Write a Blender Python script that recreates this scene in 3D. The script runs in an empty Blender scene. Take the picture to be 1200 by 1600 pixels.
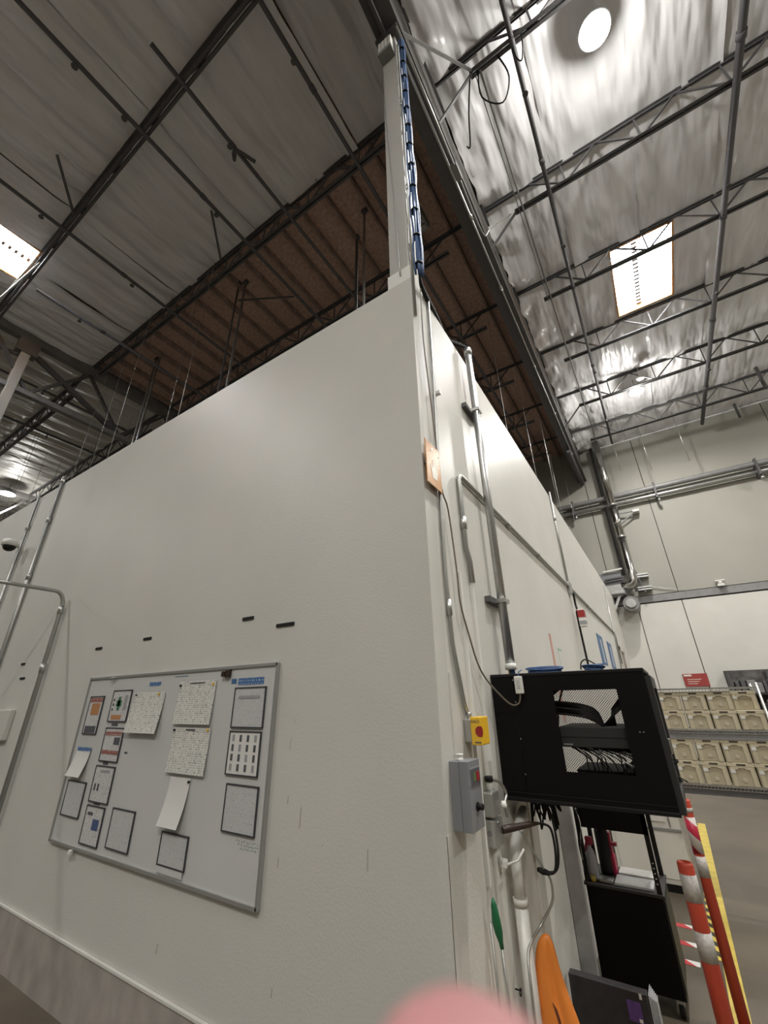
import bpy, bmesh, math, random
from mathutils import Vector, Matrix, noise
random.seed(7)
sc = bpy.context.scene
COL = sc.collection

# ------------------------------------------------------------------ camera
CAM = Vector((0.98, -2.0, 1.82))
yaw, pitch, roll = math.radians(32.4956), math.radians(24.72), math.radians(-1.0339)
fwd = Vector((-math.sin(yaw) * math.cos(pitch), math.cos(yaw) * math.cos(pitch), math.sin(pitch)))
rt = Vector((math.cos(yaw), math.sin(yaw), 0))
up = rt.cross(fwd)
r2 = math.cos(roll) * rt + math.sin(roll) * up
u2 = -math.sin(roll) * rt + math.cos(roll) * up
cd = bpy.data.cameras.new('camera')
cam = bpy.data.objects.new('camera', cd)
COL.objects.link(cam)
cam.matrix_world = Matrix.Translation(CAM) @ Matrix((r2, u2, -fwd)).transposed().to_4x4()
cd.sensor_fit = 'HORIZONTAL'
cd.sensor_width = 36
cd.lens = 640.5 / 1200 * 36
cd.clip_start = 0.005
cd.clip_end = 200
cd.dof.use_dof = True
cd.dof.focus_distance = 4.5
cd.dof.aperture_fstop = 8.5
sc.camera = cam

# ------------------------------------------------------------------ world, exposure
w = bpy.data.worlds.new('world'); sc.world = w; w.use_nodes = True
w.node_tree.nodes['Background'].inputs[0].default_value = (0.75, 0.85, 1.0, 1)
w.node_tree.nodes['Background'].inputs[1].default_value = 1.0
sc.view_settings.view_transform = 'Standard'
sc.view_settings.look = 'None'
sc.view_settings.exposure = 0.22
sc.view_settings.gamma = 1.0
sc.view_settings.use_curve_mapping = False
LAMP_W = 270.0
SKY_E = 30.0

# ------------------------------------------------------------------ materials
def mat(name, col, rough=0.6, metal=0.0, var=0.0, vscale=3.0, bump=0.0, bscale=60.0, emit=None, es=0.0, stretch=None, spec=0.5):
    m = bpy.data.materials.new(name); m.use_nodes = True
    nt = m.node_tree; b = nt.nodes['Principled BSDF']
    b.inputs['Base Color'].default_value = (*col, 1)
    b.inputs['Roughness'].default_value = rough
    b.inputs['Metallic'].default_value = metal
    b.inputs['Specular IOR Level'].default_value = spec
    if var > 0 or bump > 0:
        tc = nt.nodes.new('ShaderNodeTexCoord')
        src = tc.outputs['Object']
        if stretch:
            mp = nt.nodes.new('ShaderNodeMapping'); mp.inputs['Scale'].default_value = stretch
            nt.links.new(src, mp.inputs[0]); src = mp.outputs[0]
    if var > 0:
        n = nt.nodes.new('ShaderNodeTexNoise'); n.inputs['Scale'].default_value = vscale; n.inputs['Detail'].default_value = 6
        nt.links.new(src, n.inputs['Vector'])
        r = nt.nodes.new('ShaderNodeMapRange'); r.inputs[1].default_value = 0.3; r.inputs[2].default_value = 0.7
        r.inputs[3].default_value = 1 - var; r.inputs[4].default_value = 1 + var
        nt.links.new(n.outputs[0], r.inputs[0])
        mx = nt.nodes.new('ShaderNodeVectorMath'); mx.operation = 'SCALE'
        mx.inputs[0].default_value = col
        nt.links.new(r.outputs[0], mx.inputs['Scale'])
        nt.links.new(mx.outputs[0], b.inputs['Base Color'])
    if bump > 0:
        n2 = nt.nodes.new('ShaderNodeTexNoise'); n2.inputs['Scale'].default_value = bscale; n2.inputs['Detail'].default_value = 4 if bscale > 10 else 2.2
        nt.links.new(src, n2.inputs['Vector'])
        bp = nt.nodes.new('ShaderNodeBump'); bp.inputs['Strength'].default_value = bump; bp.inputs['Distance'].default_value = 0.02 if bscale > 10 else 0.22
        nt.links.new(n2.outputs[0], bp.inputs['Height']); nt.links.new(bp.outputs[0], b.inputs['Normal'])
    if emit:
        b.inputs['Emission Color'].default_value = (*emit, 1); b.inputs['Emission Strength'].default_value = es
    return m

M = {}
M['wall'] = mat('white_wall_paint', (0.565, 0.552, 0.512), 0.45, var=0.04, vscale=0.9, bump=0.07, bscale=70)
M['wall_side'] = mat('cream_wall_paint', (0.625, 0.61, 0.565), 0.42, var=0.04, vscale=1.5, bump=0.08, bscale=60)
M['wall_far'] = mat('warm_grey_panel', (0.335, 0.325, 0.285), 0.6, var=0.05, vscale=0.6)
M['kick'] = mat('scuffed_kick_panel', (0.34, 0.31, 0.28), 0.6, var=0.2, vscale=4, stretch=(1.4, 1.4, 0.9))
M['floor'] = mat('polished_concrete', (0.105, 0.086, 0.062), 0.40, var=0.25, vscale=1.6, bump=0.05, bscale=20)
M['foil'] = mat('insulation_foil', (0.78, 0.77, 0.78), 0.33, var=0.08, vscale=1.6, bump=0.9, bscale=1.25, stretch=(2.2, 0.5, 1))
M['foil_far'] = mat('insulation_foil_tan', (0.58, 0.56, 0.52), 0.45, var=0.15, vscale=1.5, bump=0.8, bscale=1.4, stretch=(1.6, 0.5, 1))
M['deck'] = mat('brown_deck', (0.50, 0.34, 0.27), 0.85, var=0.25, vscale=14)
M['purlin'] = mat('dark_wood', (0.28, 0.20, 0.17), 0.85, var=0.3, vscale=6)
M['steel'] = mat('dark_painted_steel', (0.10, 0.097, 0.10), 0.6, metal=0.2, var=0.1, vscale=8)
M['steel_lt'] = mat('grey_painted_steel', (0.24, 0.235, 0.235), 0.5, metal=0.2, var=0.1, vscale=8)
M['pipe'] = mat('dark_sprinkler_pipe', (0.11, 0.105, 0.11), 0.7, spec=0.2)
M['girder'] = mat('dark_girder', (0.16, 0.15, 0.145), 0.75, var=0.15, vscale=3)
M['column'] = mat('grey_column_paint', (0.42, 0.41, 0.38), 0.45, var=0.05, vscale=3)
M['galv'] = mat('galvanized_steel', (0.50, 0.50, 0.49), 0.33, metal=0.85, var=0.12, vscale=9)
M['emt'] = mat('conduit_metal', (0.42, 0.42, 0.40), 0.38, metal=0.75)
M['chrome'] = mat('bright_duct_metal', (0.55, 0.54, 0.52), 0.18, metal=1.0, var=0.1, vscale=2)
M['white'] = mat('white_plastic', (0.72, 0.71, 0.67), 0.4)
M['offwhite'] = mat('off_white_paint', (0.60, 0.58, 0.52), 0.5, var=0.05)
M['lens'] = mat('lamp_lens', (1, 1, 1), 0.4, emit=(1.0, 0.94, 0.8), es=60)
M['lamp_body'] = mat('lamp_body', (0.3, 0.3, 0.3), 0.5, metal=0.3)
M['skypane'] = mat('skylight_acrylic', (0.9, 0.95, 1), 0.4, emit=(0.86, 0.93, 1.0), es=SKY_E)
M['curb'] = mat('orange_wood_curb', (0.62, 0.30, 0.10), 0.6, var=0.3, vscale=9)
M['black'] = mat('black_powder_coat', (0.0045, 0.0042, 0.004), 0.55, spec=0.15)
M['black2'] = mat('black_plastic', (0.007, 0.0065, 0.0065), 0.5, spec=0.3)
M['rubber'] = mat('black_rubber', (0.010, 0.009, 0.008), 0.7, spec=0.3)
M['charcoal'] = mat('charcoal_metal', (0.03, 0.029, 0.028), 0.5, metal=0.2)
M['blue'] = mat('blue_network_cable', (0.045, 0.10, 0.24), 0.5, var=0.3, vscale=40)
M['bluestrip'] = mat('blue_strip', (0.05, 0.13, 0.28), 0.5)
M['ctlgrey'] = mat('grey_control_box_paint', (0.21, 0.215, 0.225), 0.4)
M['yellow'] = mat('yellow_cover', (0.75, 0.45, 0.03), 0.4)
M['yellow_tape'] = mat('yellow_floor_tape', (0.55, 0.42, 0.08), 0.5, var=0.15, vscale=9)
M['red'] = mat('dark_red', (0.30, 0.02, 0.02), 0.45)
M['redsign'] = mat('red_sign', (0.33, 0.045, 0.04), 0.5, var=0.1)
M['green'] = mat('green_rubber', (0.01, 0.13, 0.045), 0.5)
M['greenlamp'] = mat('green_window', (0.12, 0.2, 0.07), 0.3)
M['orange'] = mat('orange_plastic', (0.80, 0.24, 0.035), 0.5, var=0.06, vscale=4)
M['orange_post'] = mat('orange_red_post', (0.50, 0.06, 0.03), 0.45, var=0.08, vscale=8)
M['band'] = mat('reflective_white_band', (0.46, 0.43, 0.40), 0.35, var=0.2, vscale=60)
M['orangesign'] = mat('orange_sign', (0.62, 0.27, 0.045), 0.28, spec=0.8)
M['signwhite'] = mat('sign_white', (0.75, 0.72, 0.62), 0.4)
M['board'] = mat('whiteboard_enamel', (0.54, 0.54, 0.525), 0.25, var=0.03, vscale=2)
M['alu'] = mat('aluminium_trim', (0.45, 0.45, 0.44), 0.4, metal=0.7)
M['greyboard'] = mat('scuffed_grey_board', (0.42, 0.42, 0.43), 0.5, var=0.2, vscale=8)
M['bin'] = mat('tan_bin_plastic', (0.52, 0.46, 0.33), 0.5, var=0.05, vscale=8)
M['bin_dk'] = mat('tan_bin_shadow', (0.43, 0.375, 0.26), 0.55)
M['slot'] = mat('dark_slot', (0.05, 0.04, 0.03), 0.8)
M['purple'] = mat('purple_label', (0.12, 0.06, 0.22), 0.35, var=0.15, vscale=30)
M['skin'] = mat('skin', (0.38, 0.175, 0.175), 0.5, var=0.08, vscale=60)
M['nail'] = mat('nail', (0.70, 0.42, 0.40), 0.3)
M['magenta'] = mat('magenta_plastic', (0.35, 0.01, 0.05), 0.4)
M['brown'] = mat('brown_plug', (0.03, 0.015, 0.01), 0.4)
M['door'] = mat('tan_door', (0.22, 0.18, 0.14), 0.5)
M['paper'] = mat('white_paper', (0.66, 0.65, 0.62), 0.6)
M['holder'] = mat('black_document_frame', (0.05, 0.05, 0.055), 0.4)
M['pod'] = mat('far_dark_stock', (0.10, 0.09, 0.085), 0.6, var=0.6, vscale=5)

def math_node(nt, op, a, b=None):
    n = nt.nodes.new('ShaderNodeMath'); n.operation = op
    for i, v in enumerate((a, b)):
        if v is None: continue
        if isinstance(v, (int, float)): n.inputs[i].default_value = v
        else: nt.links.new(v, n.inputs[i])
    return n.outputs[0]

def print_mat(name, paper, ink, row=0.011, dens=0.5, xs=160.0, fill=0.5, grid=None):
    """printed sheet: rows of small marks in object space (x across, z up); optional ruled grid"""
    m = bpy.data.materials.new(name); m.use_nodes = True
    nt = m.node_tree; b = nt.nodes['Principled BSDF']; b.inputs['Roughness'].default_value = 0.5
    tc = nt.nodes.new('ShaderNodeTexCoord'); sp = nt.nodes.new('ShaderNodeSeparateXYZ')
    nt.links.new(tc.outputs['Object'], sp.inputs[0])
    zr = math_node(nt, 'DIVIDE', sp.outputs[2], row)
    fr = math_node(nt, 'FRACT', zr); fl = math_node(nt, 'FLOOR', zr)
    inrow = math_node(nt, 'LESS_THAN', fr, fill)
    cb = nt.nodes.new('ShaderNodeCombineXYZ')
    nt.links.new(math_node(nt, 'MULTIPLY', sp.outputs[0], xs), cb.inputs[0]); nt.links.new(math_node(nt, 'MULTIPLY', fl, 7.3), cb.inputs[1])
    nz = nt.nodes.new('ShaderNodeTexNoise'); nz.inputs['Scale'].default_value = 1.0; nz.inputs['Detail'].default_value = 2
    nt.links.new(cb.outputs[0], nz.inputs['Vector'])
    ink_on = math_node(nt, 'MULTIPLY', math_node(nt, 'GREATER_THAN', nz.outputs[0], 1 - dens), inrow)
    ink_on = math_node(nt, 'MULTIPLY', ink_on, 0.75)
    if grid:
        gx = math_node(nt, 'LESS_THAN', math_node(nt, 'FRACT', math_node(nt, 'DIVIDE', sp.outputs[0], grid)), 0.07)
        gz = math_node(nt, 'LESS_THAN', fr, 0.10)
        g = math_node(nt, 'MULTIPLY', math_node(nt, 'MAXIMUM', gx, gz), 0.45)
        ink_on = math_node(nt, 'MAXIMUM', ink_on, g)
    mx = nt.nodes.new('ShaderNodeMix'); mx.data_type = 'RGBA'
    nt.links.new(ink_on, mx.inputs[0])
    mx.inputs[6].default_value = (*paper, 1); mx.inputs[7].default_value = (*ink, 1)
    nt.links.new(mx.outputs[2], b.inputs['Base Color'])
    return m
M['text'] = print_mat('typed_sheet', (0.58, 0.57, 0.56), (0.12, 0.12, 0.14), 0.011, 0.47, 150)
M['textfaint'] = print_mat('faint_typed_sheet', (0.50, 0.50, 0.50), (0.2, 0.2, 0.22), 0.010, 0.42, 120, 0.4)
M['grid'] = print_mat('ruled_sheet', (0.68, 0.67, 0.62), (0.10, 0.10, 0.10), 0.013, 0.46, 120, 0.6, grid=0.03)
M['redtext'] = print_mat('red_banner_print', (0.28, 0.10, 0.08), (0.62, 0.58, 0.55), 0.02, 0.45, 130, 0.5)
M['qtext'] = print_mat('small_blue_white', (0.05, 0.13, 0.30), (0.6, 0.65, 0.7), 0.02, 0.45, 170, 0.5)

# diagonal stripes (floor hazard tape)
def stripe_mat(name, c1, c2, period, dx=1.0, dy=1.0, dz=0.0):
    m = bpy.data.materials.new(name); m.use_nodes = True
    nt = m.node_tree; b = nt.nodes['Principled BSDF']; b.inputs['Roughness'].default_value = 0.4
    tc = nt.nodes.new('ShaderNodeTexCoord'); sp = nt.nodes.new('ShaderNodeSeparateXYZ'); nt.links.new(tc.outputs['Object'], sp.inputs[0])
    s = math_node(nt, 'ADD', math_node(nt, 'MULTIPLY', sp.outputs[0], dx), math_node(nt, 'MULTIPLY', sp.outputs[1], dy))
    s = math_node(nt, 'ADD', s, math_node(nt, 'MULTIPLY', sp.outputs[2], dz))
    f = math_node(nt, 'LESS_THAN', math_node(nt, 'FRACT', math_node(nt, 'DIVIDE', s, period)), 0.5)
    mx = nt.nodes.new('ShaderNodeMix'); mx.data_type = 'RGBA'; nt.links.new(f, mx.inputs[0])
    mx.inputs[6].default_value = (*c1, 1); mx.inputs[7].default_value = (*c2, 1)
    nt.links.new(mx.outputs[2], b.inputs['Base Color'])
    return m
M['hazard'] = stripe_mat('black_yellow_hazard_tape', (0.62, 0.48, 0.08), (0.03, 0.03, 0.02), 0.16)
M['redwhite'] = stripe_mat('red_white_tape', (0.7, 0.68, 0.66), (0.5, 0.04, 0.05), 0.24, 1, 1)
M['postred'] = stripe_mat('red_white_diagonal', (0.6, 0.55, 0.52), (0.45, 0.02, 0.05), 0.16, 1, 0, 1)

# ------------------------------------------------------------------ mesh helpers
ORG = {}
class MB:
    def __init__(s): s.v = []; s.f = []; s.sm = []
    def add(s, vs, fs, smooth=False):
        n = len(s.v); s.v += [Vector(p) for p in vs]
        for f in fs: s.f.append(tuple(i + n for i in f)); s.sm.append(smooth)
        return s
    def box(s, x0, x1, y0, y1, z0, z1):
        x0, x1 = sorted((x0, x1)); y0, y1 = sorted((y0, y1)); z0, z1 = sorted((z0, z1))
        return s.add([(x0,y0,z0),(x1,y0,z0),(x1,y1,z0),(x0,y1,z0),(x0,y0,z1),(x1,y0,z1),(x1,y1,z1),(x0,y1,z1)],
                     [(0,3,2,1),(4,5,6,7),(0,1,5,4),(1,2,6,5),(2,3,7,6),(3,0,4,7)])
    def cbox(s, x0, x1, y0, y1, z0, z1, c):
        """box with chamfered vertical and top/bottom edges"""
        bm = bmesh.new(); bmesh.ops.create_cube(bm, size=1)
        for v in bm.verts:
            v.co = Vector(((x0+x1)/2 + v.co.x*abs(x1-x0), (y0+y1)/2 + v.co.y*abs(y1-y0), (z0+z1)/2 + v.co.z*abs(z1-z0)))
        bmesh.ops.bevel(bm, geom=bm.edges[:], offset=c, segments=2, affect='EDGES', profile=0.5)
        bm.verts.ensure_lookup_table()
        s.add([v.co.copy() for v in bm.verts], [tuple(v.index for v in f.verts) for f in bm.faces]); bm.free()
        return s
    def bar(s, p, q, w, h=None):
        h = h or w; p = Vector(p); q = Vector(q); d = (q - p).normalized()
        a = Vector((0,0,1)) if abs(d.z) < 0.95 else Vector((1,0,0))
        x = d.cross(a).normalized(); y = x.cross(d).normalized()
        vs = []
        for e in (p, q):
            for sx, sy in ((-1,-1),(1,-1),(1,1),(-1,1)): vs.append(e + x*sx*w/2 + y*sy*h/2)
        return s.add(vs, [(3,2,1,0),(4,5,6,7),(0,1,5,4),(1,2,6,5),(2,3,7,6),(3,0,4,7)])
    def tube(s, pts, r, n=8, cap=True):
        pts = [Vector(p) for p in pts]
        if n <= 6 and 4 <= len(pts) <= 16 and not isinstance(r, (list, tuple)):
            q = []
            for i in range(len(pts)-1):
                a, b = pts[i], pts[i+1]; p0 = pts[i-1] if i else a; p3 = pts[i+2] if i+2 < len(pts) else b
                for k in range(5):
                    u = k/5; q.append(0.5*((2*a) + (b-p0)*u + (2*p0-5*a+4*b-p3)*u*u + (3*a-p0-3*b+p3)*u**3))
            pts = q + [pts[-1]]
        rr = r if isinstance(r, (list, tuple)) else [r]*len(pts)
        vs = []; fs = []; prev = None
        for i, p in enumerate(pts):
            d = ((pts[i+1] if i < len(pts)-1 else p) - (pts[i-1] if i > 0 else p)).normalized()
            if prev is None:
                a = Vector((0,0,1)) if abs(d.z) < 0.9 else Vector((1,0,0)); x = d.cross(a).normalized()
            else:
                x = (prev - d*prev.dot(d)).normalized()
            prev = x; y = d.cross(x)
            for k in range(n):
                t = 2*math.pi*k/n; vs.append(p + (x*math.cos(t) + y*math.sin(t))*rr[i])
        for i in range(len(pts)-1):
            for k in range(n):
                fs.append((i*n+k, i*n+(k+1)%n, (i+1)*n+(k+1)%n, (i+1)*n+k))
        s.add(vs, fs, True)
        if cap:
            m = len(s.v) - len(vs)
            s.f.append(tuple(m+k for k in range(n))[::-1]); s.sm.append(False)
            s.f.append(tuple(m+(len(pts)-1)*n+k for k in range(n))); s.sm.append(False)
        return s
    def lathe(s, prof, c, n=20):
        c = Vector(c); vs = []; fs = []
        for r, z in prof:
            for k in range(n):
                t = 2*math.pi*k/n; vs.append(c + Vector((r*math.cos(t), r*math.sin(t), z)))
        for i in range(len(prof)-1):
            for k in range(n): fs.append((i*n+k, i*n+(k+1)%n, (i+1)*n+(k+1)%n, (i+1)*n+k))
        fs.append(tuple(range(n))[::-1]); fs.append(tuple((len(prof)-1)*n+k for k in range(n)))
        return s.add(vs, fs, True)
    def prism(s, poly, axis, a, b):
        """polygon in the two other axes, swept along axis from a to b"""
        def P(u, v, t):
            return {'x': (t,u,v), 'y': (u,t,v), 'z': (u,v,t)}[axis]
        n = len(poly)
        vs = [P(u,v,a) for u,v in poly] + [P(u,v,b) for u,v in poly]
        fs = [tuple(range(n)), tuple(range(n, 2*n))[::-1]] + [(i, n+i, n+(i+1)%n, (i+1)%n) for i in range(n)]
        return s.add(vs, fs)
    def build(s, name, m, parent=None, origin=None):
        if not s.v: s.v = [Vector((0,0,0))]
        if parent is not None: o0 = ORG[parent.name]
        elif origin is not None: o0 = Vector(origin)
        else:
            xs = [v.x for v in s.v]; ys = [v.y for v in s.v]; zs = [v.z for v in s.v]
            o0 = Vector(((min(xs)+max(xs))/2, (min(ys)+max(ys))/2, min(zs)))
        me = bpy.data.meshes.new(name)
        me.from_pydata([tuple(v - o0) for v in s.v], [], s.f)
        me.polygons.foreach_set('use_smooth', s.sm)
        me.materials.append(m)
        bm = bmesh.new(); bm.from_mesh(me); bmesh.ops.recalc_face_normals(bm, faces=bm.faces); bm.to_mesh(me); bm.free()
        ob = bpy.data.objects.new(name, me); COL.objects.link(ob)
        if parent is not None: ob.parent = parent
        else: ob.location = o0
        ORG[ob.name] = o0
        return ob

def tag(o, label, cat, group=None, kind=None):
    o['label'] = label; o['category'] = cat
    if group: o['group'] = group
    if kind: o['kind'] = kind
    return o
def thing(name, label, cat, loc, group=None):
    o = bpy.data.objects.new(name, None); o.empty_display_size = 0.1; COL.objects.link(o)
    o.location = loc; ORG[o.name] = Vector(loc)
    return tag(o, label, cat, group)
def struct(o): o['kind'] = 'structure'; return o
CH = {}
def dup(o, loc=None, label=None, group=None, parent=None):
    c = o.copy(); COL.objects.link(c); c.parent = parent
    if loc is not None: c.location = loc; ORG[c.name] = Vector(loc)
    if label: c['label'] = label
    if group: c['group'] = group
    for ch in [x for x in KIDS(o)]: dup(ch, parent=c)
    return c
def KIDS(o): return [x for x in COL.objects if x.parent == o]
def arc(c, r, a0, a1, ax, n=6):
    """points of an arc; ax gives the two axes (unit vectors)"""
    c = Vector(c); e1, e2 = Vector(ax[0]), Vector(ax[1])
    return [c + e1*r*math.cos(a0+(a1-a0)*i/n) + e2*r*math.sin(a0+(a1-a0)*i/n) for i in range(n+1)]
def text_mesh(txt, size, m, name, parent, origin, ux, uy, ext=0.0006):
    cu = bpy.data.curves.new(name, 'FONT'); cu.body = txt; cu.size = size; cu.extrude = ext; cu.resolution_u = 2
    t = bpy.data.objects.new(name, cu); COL.objects.link(t)
    bpy.context.view_layer.update()
    me = bpy.data.meshes.new_from_object(t.evaluated_get(bpy.context.evaluated_depsgraph_get()))
    bpy.data.objects.remove(t); bpy.data.curves.remove(cu)
    ux = Vector(ux); uy = Vector(uy); uz = ux.cross(uy); o = Vector(origin) - ORG[parent.name]
    for v in me.vertices: v.co = o + ux*v.co.x + uy*v.co.y + uz*v.co.z
    me.materials.clear(); me.materials.append(m)
    ob = bpy.data.objects.new(name, me); COL.objects.link(ob); ob.parent = parent; ORG[ob.name] = ORG[parent.name]
    return ob

# ------------------------------------------------------------------ the shell
ZC, ZJT, ZJB = 11.2, 11.0, 10.4       # deck, top chords, bottom chords
XE, XW, YS, YN = 14.0, -34.0, -16.0, 14.6
JY = [-10.3, -8.0, -5.7, -3.4, -1.1, 1.2, 3.5, 5.8, 8.12, 10.45, 12.8]
SKY = [(2.16, 3.34, 5.90, 7.95), (-9.65, -8.49, -3.25, -1.16), (2.16, 3.34, -5.60, -3.52), (-9.65, -8.49, -14.0, -12.0)]  # last two skylights are out of view, added for their daylight

def grid_slab(xs, ys, z0, z1, holes):
    mb = MB()
    for i in range(len(xs)-1):
        for j in range(len(ys)-1):
            cx, cy = (xs[i]+xs[i+1])/2, (ys[j]+ys[j+1])/2
            if any(h[0] < cx < h[1] and h[2] < cy < h[3] for h in holes): continue
            mb.box(xs[i], xs[i+1], ys[j], ys[j+1], z0, z1)
    return mb

floor = struct(MB().box(XW, XE, YS, YN, -0.2, 0).build('floor', M['floor']))
xs = sorted([XW, XE] + [h[0] for h in SKY] + [h[1] for h in SKY]); ys = sorted([YS, YN] + [h[2] for h in SKY] + [h[3] for h in SKY])
SKX = [(a-0.035, b+0.035, c-0.035, d+0.035) for a, b, c, d in SKY]
xs = sorted([XW, XE] + [h[0] for h in SKX] + [h[1] for h in SKX]); ys = sorted([YS, YN] + [h[2] for h in SKX] + [h[3] for h in SKX])
ceiling = struct(grid_slab(xs, ys, ZC, ZC+0.12, SKX).build('ceiling', M['deck']))
struct(MB().box(XE, XE+0.2, YS, YN, -0.2, 11.6).build('wall_east', M['wall_far']))
struct(MB().box(XW-0.2, XW, YS, YN, -0.2, 11.6).build('wall_west', M['wall_far']))
struct(MB().box(XW-0.2, XE+0.2, YS-0.2, YS, -0.2, 11.6).build('wall_south', M['wall_far']))
wall_far = struct(MB().box(XW-0.2, XE+0.2, YN+0.03, YN+0.3, -0.2, 11.6).build('wall_north', M['slot']))
# far wall panels, recessed joints
ups = [XW, -12, -8, -4.1, -0.02, 1.90, 5.85, 9.8, XE]
for i in range(len(ups)-1):
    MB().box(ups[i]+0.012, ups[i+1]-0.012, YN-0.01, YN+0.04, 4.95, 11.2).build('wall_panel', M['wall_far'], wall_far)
los = [XW, -12, -8, -3.3, 0.64, 1.92, 5.85, 9.8, XE]
for i in range(len(los)-1):
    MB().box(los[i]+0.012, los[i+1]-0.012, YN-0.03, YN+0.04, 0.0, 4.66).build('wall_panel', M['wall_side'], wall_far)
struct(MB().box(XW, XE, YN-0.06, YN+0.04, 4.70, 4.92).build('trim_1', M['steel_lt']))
# far wall top edge flashing
struct(MB().box(0.2, XE, YN-0.05, YN+0.02, 10.93, 10.99).build('trim_4', M['foil']))

# the white room: two walls that meet in the corner at the origin
ZW = 4.92
wall_left = struct(MB().box(-17, 0, 0, 0.14, 0, ZW).build('wall_left', M['wall']))
wall_right = struct(MB().box(-0.14, 0, 0.14, YN-0.03, 0, ZW).build('wall_right', M['wall_side']))
struct(MB().box(-17, 0.004, -0.014, 0.0, 0, 0.33).prism([(-0.014, 0.33), (0, 0.33), (0, 0.35)], 'x', -17, 0.004).build('baseboard_left', M['kick']))
struct(MB().box(-17, 0.004, -0.020, -0.001, 0.335, 0.348).build('trim_2', M['wall_side']))
struct(MB().box(-0.045, 0.002, -0.0015, 0.0, 0.35, 1.28).box(-0.0, 0.002, -0.0015, 0.03, 0.35, 1.28).build('trim_3', M['wall']))
# room top cap (white, thin)
struct(MB().box(0.0, 0.012, 1.20, 1.235, 0, 1.95).build('trim_5', M['wall_side']))
door = struct(MB().box(0.0, 0.03, 11.2, 12.2, 0, 2.95).build('door_1', M['door']))
MB().box(0.0, 0.05, 11.1, 11.2, 0, 3.05).box(0.0, 0.05, 12.2, 12.3, 0, 3.05).box(0, 0.05, 11.1, 12.3, 2.95, 3.05).build('door_frame', M['offwhite'], door)

# subpurlins over the bare deck
pm = None
x = -11.05; k = 0
while x < -0.3:
    if pm is None:
        pm = MB().box(x-0.022, x+0.022, 1.25, YN-0.05, ZJT+0.02, ZC).build('subpurlin', M['purlin'], ceiling); x0p = x
    else:
        c = pm.copy(); COL.objects.link(c); c.location.x = x - x0p
    x += 0.61; k += 1

# ------------------------------------------------------------------ insulation blankets between the joists
def blanket(x0, x1, y0, y1, m, res=0.085, seed=0.0, holes=(), sag=0.05, crumple=0.05, left_edge=None, wave=0.61):
    nx = max(2, int((x1-x0)/res)); ny = max(2, int((y1-y0)/(res*1.6)))
    xs = [x0 + (x1-x0)*i/nx for i in range(nx+1)]; ys = [y0 + (y1-y0)*j/ny for j in range(ny+1)]
    for h in holes:
        for e in (h[0], h[1]):
            if x0 < e < x1: i = min(range(nx+1), key=lambda q: abs(xs[q]-e)); xs[i] = e
        for e in (h[2], h[3]):
            if y0 < e < y1: i = min(range(ny+1), key=lambda q: abs(ys[q]-e)); ys[i] = e
    V = []; F = []
    for j, yy in enumerate(ys):
        for i, xx in enumerate(xs):
            ph = (xx/wave) % 1.0
            n1 = noise.noise(Vector((xx*0.9, yy*0.35, seed)))
            n2 = noise.noise(Vector((xx*2.3, yy*0.75, seed+9)))
            n3 = noise.noise(Vector((xx*5.5, yy*2.0, seed+3)))
            e = min(yy-y0, y1-yy)
            amp = sag*(0.75 + 0.8*n1)*min(1.0, 0.15+e/0.35)
            z = ZJT + 0.06 - amp*(math.sin(math.pi*ph)**0.6 if 0 < ph < 1 else 0)
            z -= crumple*(0.6*abs(n2) + 0.35*abs(n3))
            z -= 0.03*math.exp(-e/0.18)*(1 + 1.5*n2)          # gathers at the joists
            if left_edge is not None and xx < left_edge + 1.0:
                t = (1 - (xx-left_edge)/1.0)*min(1.0, e/0.35)
                z -= t*t*(0.16 + 0.22*noise.noise(Vector((xx*2.5, yy*2.2, seed+20)))) + t*0.10*abs(noise.noise(Vector((xx*4, yy*5, seed+31))))
            xo = xx
            if left_edge is not None and i == 0: xo += 0.06*noise.noise(Vector((yy*5, seed, 0)))
            V.append((xo, yy, min(z, ZC-0.02)))
    w_ = nx+1
    for j in range(ny):
        for i in range(nx):
            cx, cy = (xs[i]+xs[i+1])/2, (ys[j]+ys[j+1])/2
            if any(h[0] < cx < h[1] and h[2] < cy < h[3] for h in holes): continue
            F.append((j*w_+i, j*w_+i+1, (j+1)*w_+i+1, (j+1)*w_+i))
    mb = MB(); mb.add(V, F, True)
    return mb.build('insulation_blanket', m, ceiling)
ysr = [YS] + JY + [YN-0.02]
for i in range(len(ysr)-1):
    a, b = ysr[i]+0.02, ysr[i+1]-0.02
    fine = a > -2
    # right bays, in sheets about 1.2 m wide so that the laps show
    xr = [0.06, 1.45, 2.75, 4.05, 6.6, XE] if fine else [0.06, XE]
    for q in range(len(xr)-1):
        blanket(xr[q]-(0.03 if q else 0), xr[q+1], a, b, M['foil'], 0.06 if fine and q < 4 else 0.25, seed=i*3.1+q*0.7, holes=SKY,
                sag=0.06, crumple=0.11, left_edge=0.06 if q == 0 else None, wave=0.65)
    # left bays (bare deck beyond the girder line)
    if b < 1.3:
        xl = [-11.2, -9.0, -6.9, -4.14, -1.45, -0.28] if a > -6 else [-11.2, -0.28]
        for q in range(len(xl)-1):
            blanket(xl[q], xl[q+1]-0.01, a, b, M['foil'], 0.07 if a > -6 else 0.25, seed=50+i*2.3+q, holes=SKY, sag=0.13, crumple=0.08)
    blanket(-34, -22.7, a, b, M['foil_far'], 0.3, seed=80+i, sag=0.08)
    blanket(-22.7, -11.4, a, b, M['foil_far'], 0.11 if a > -4 else 0.3, seed=90+i, sag=0.08, crumple=0.04)

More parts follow.
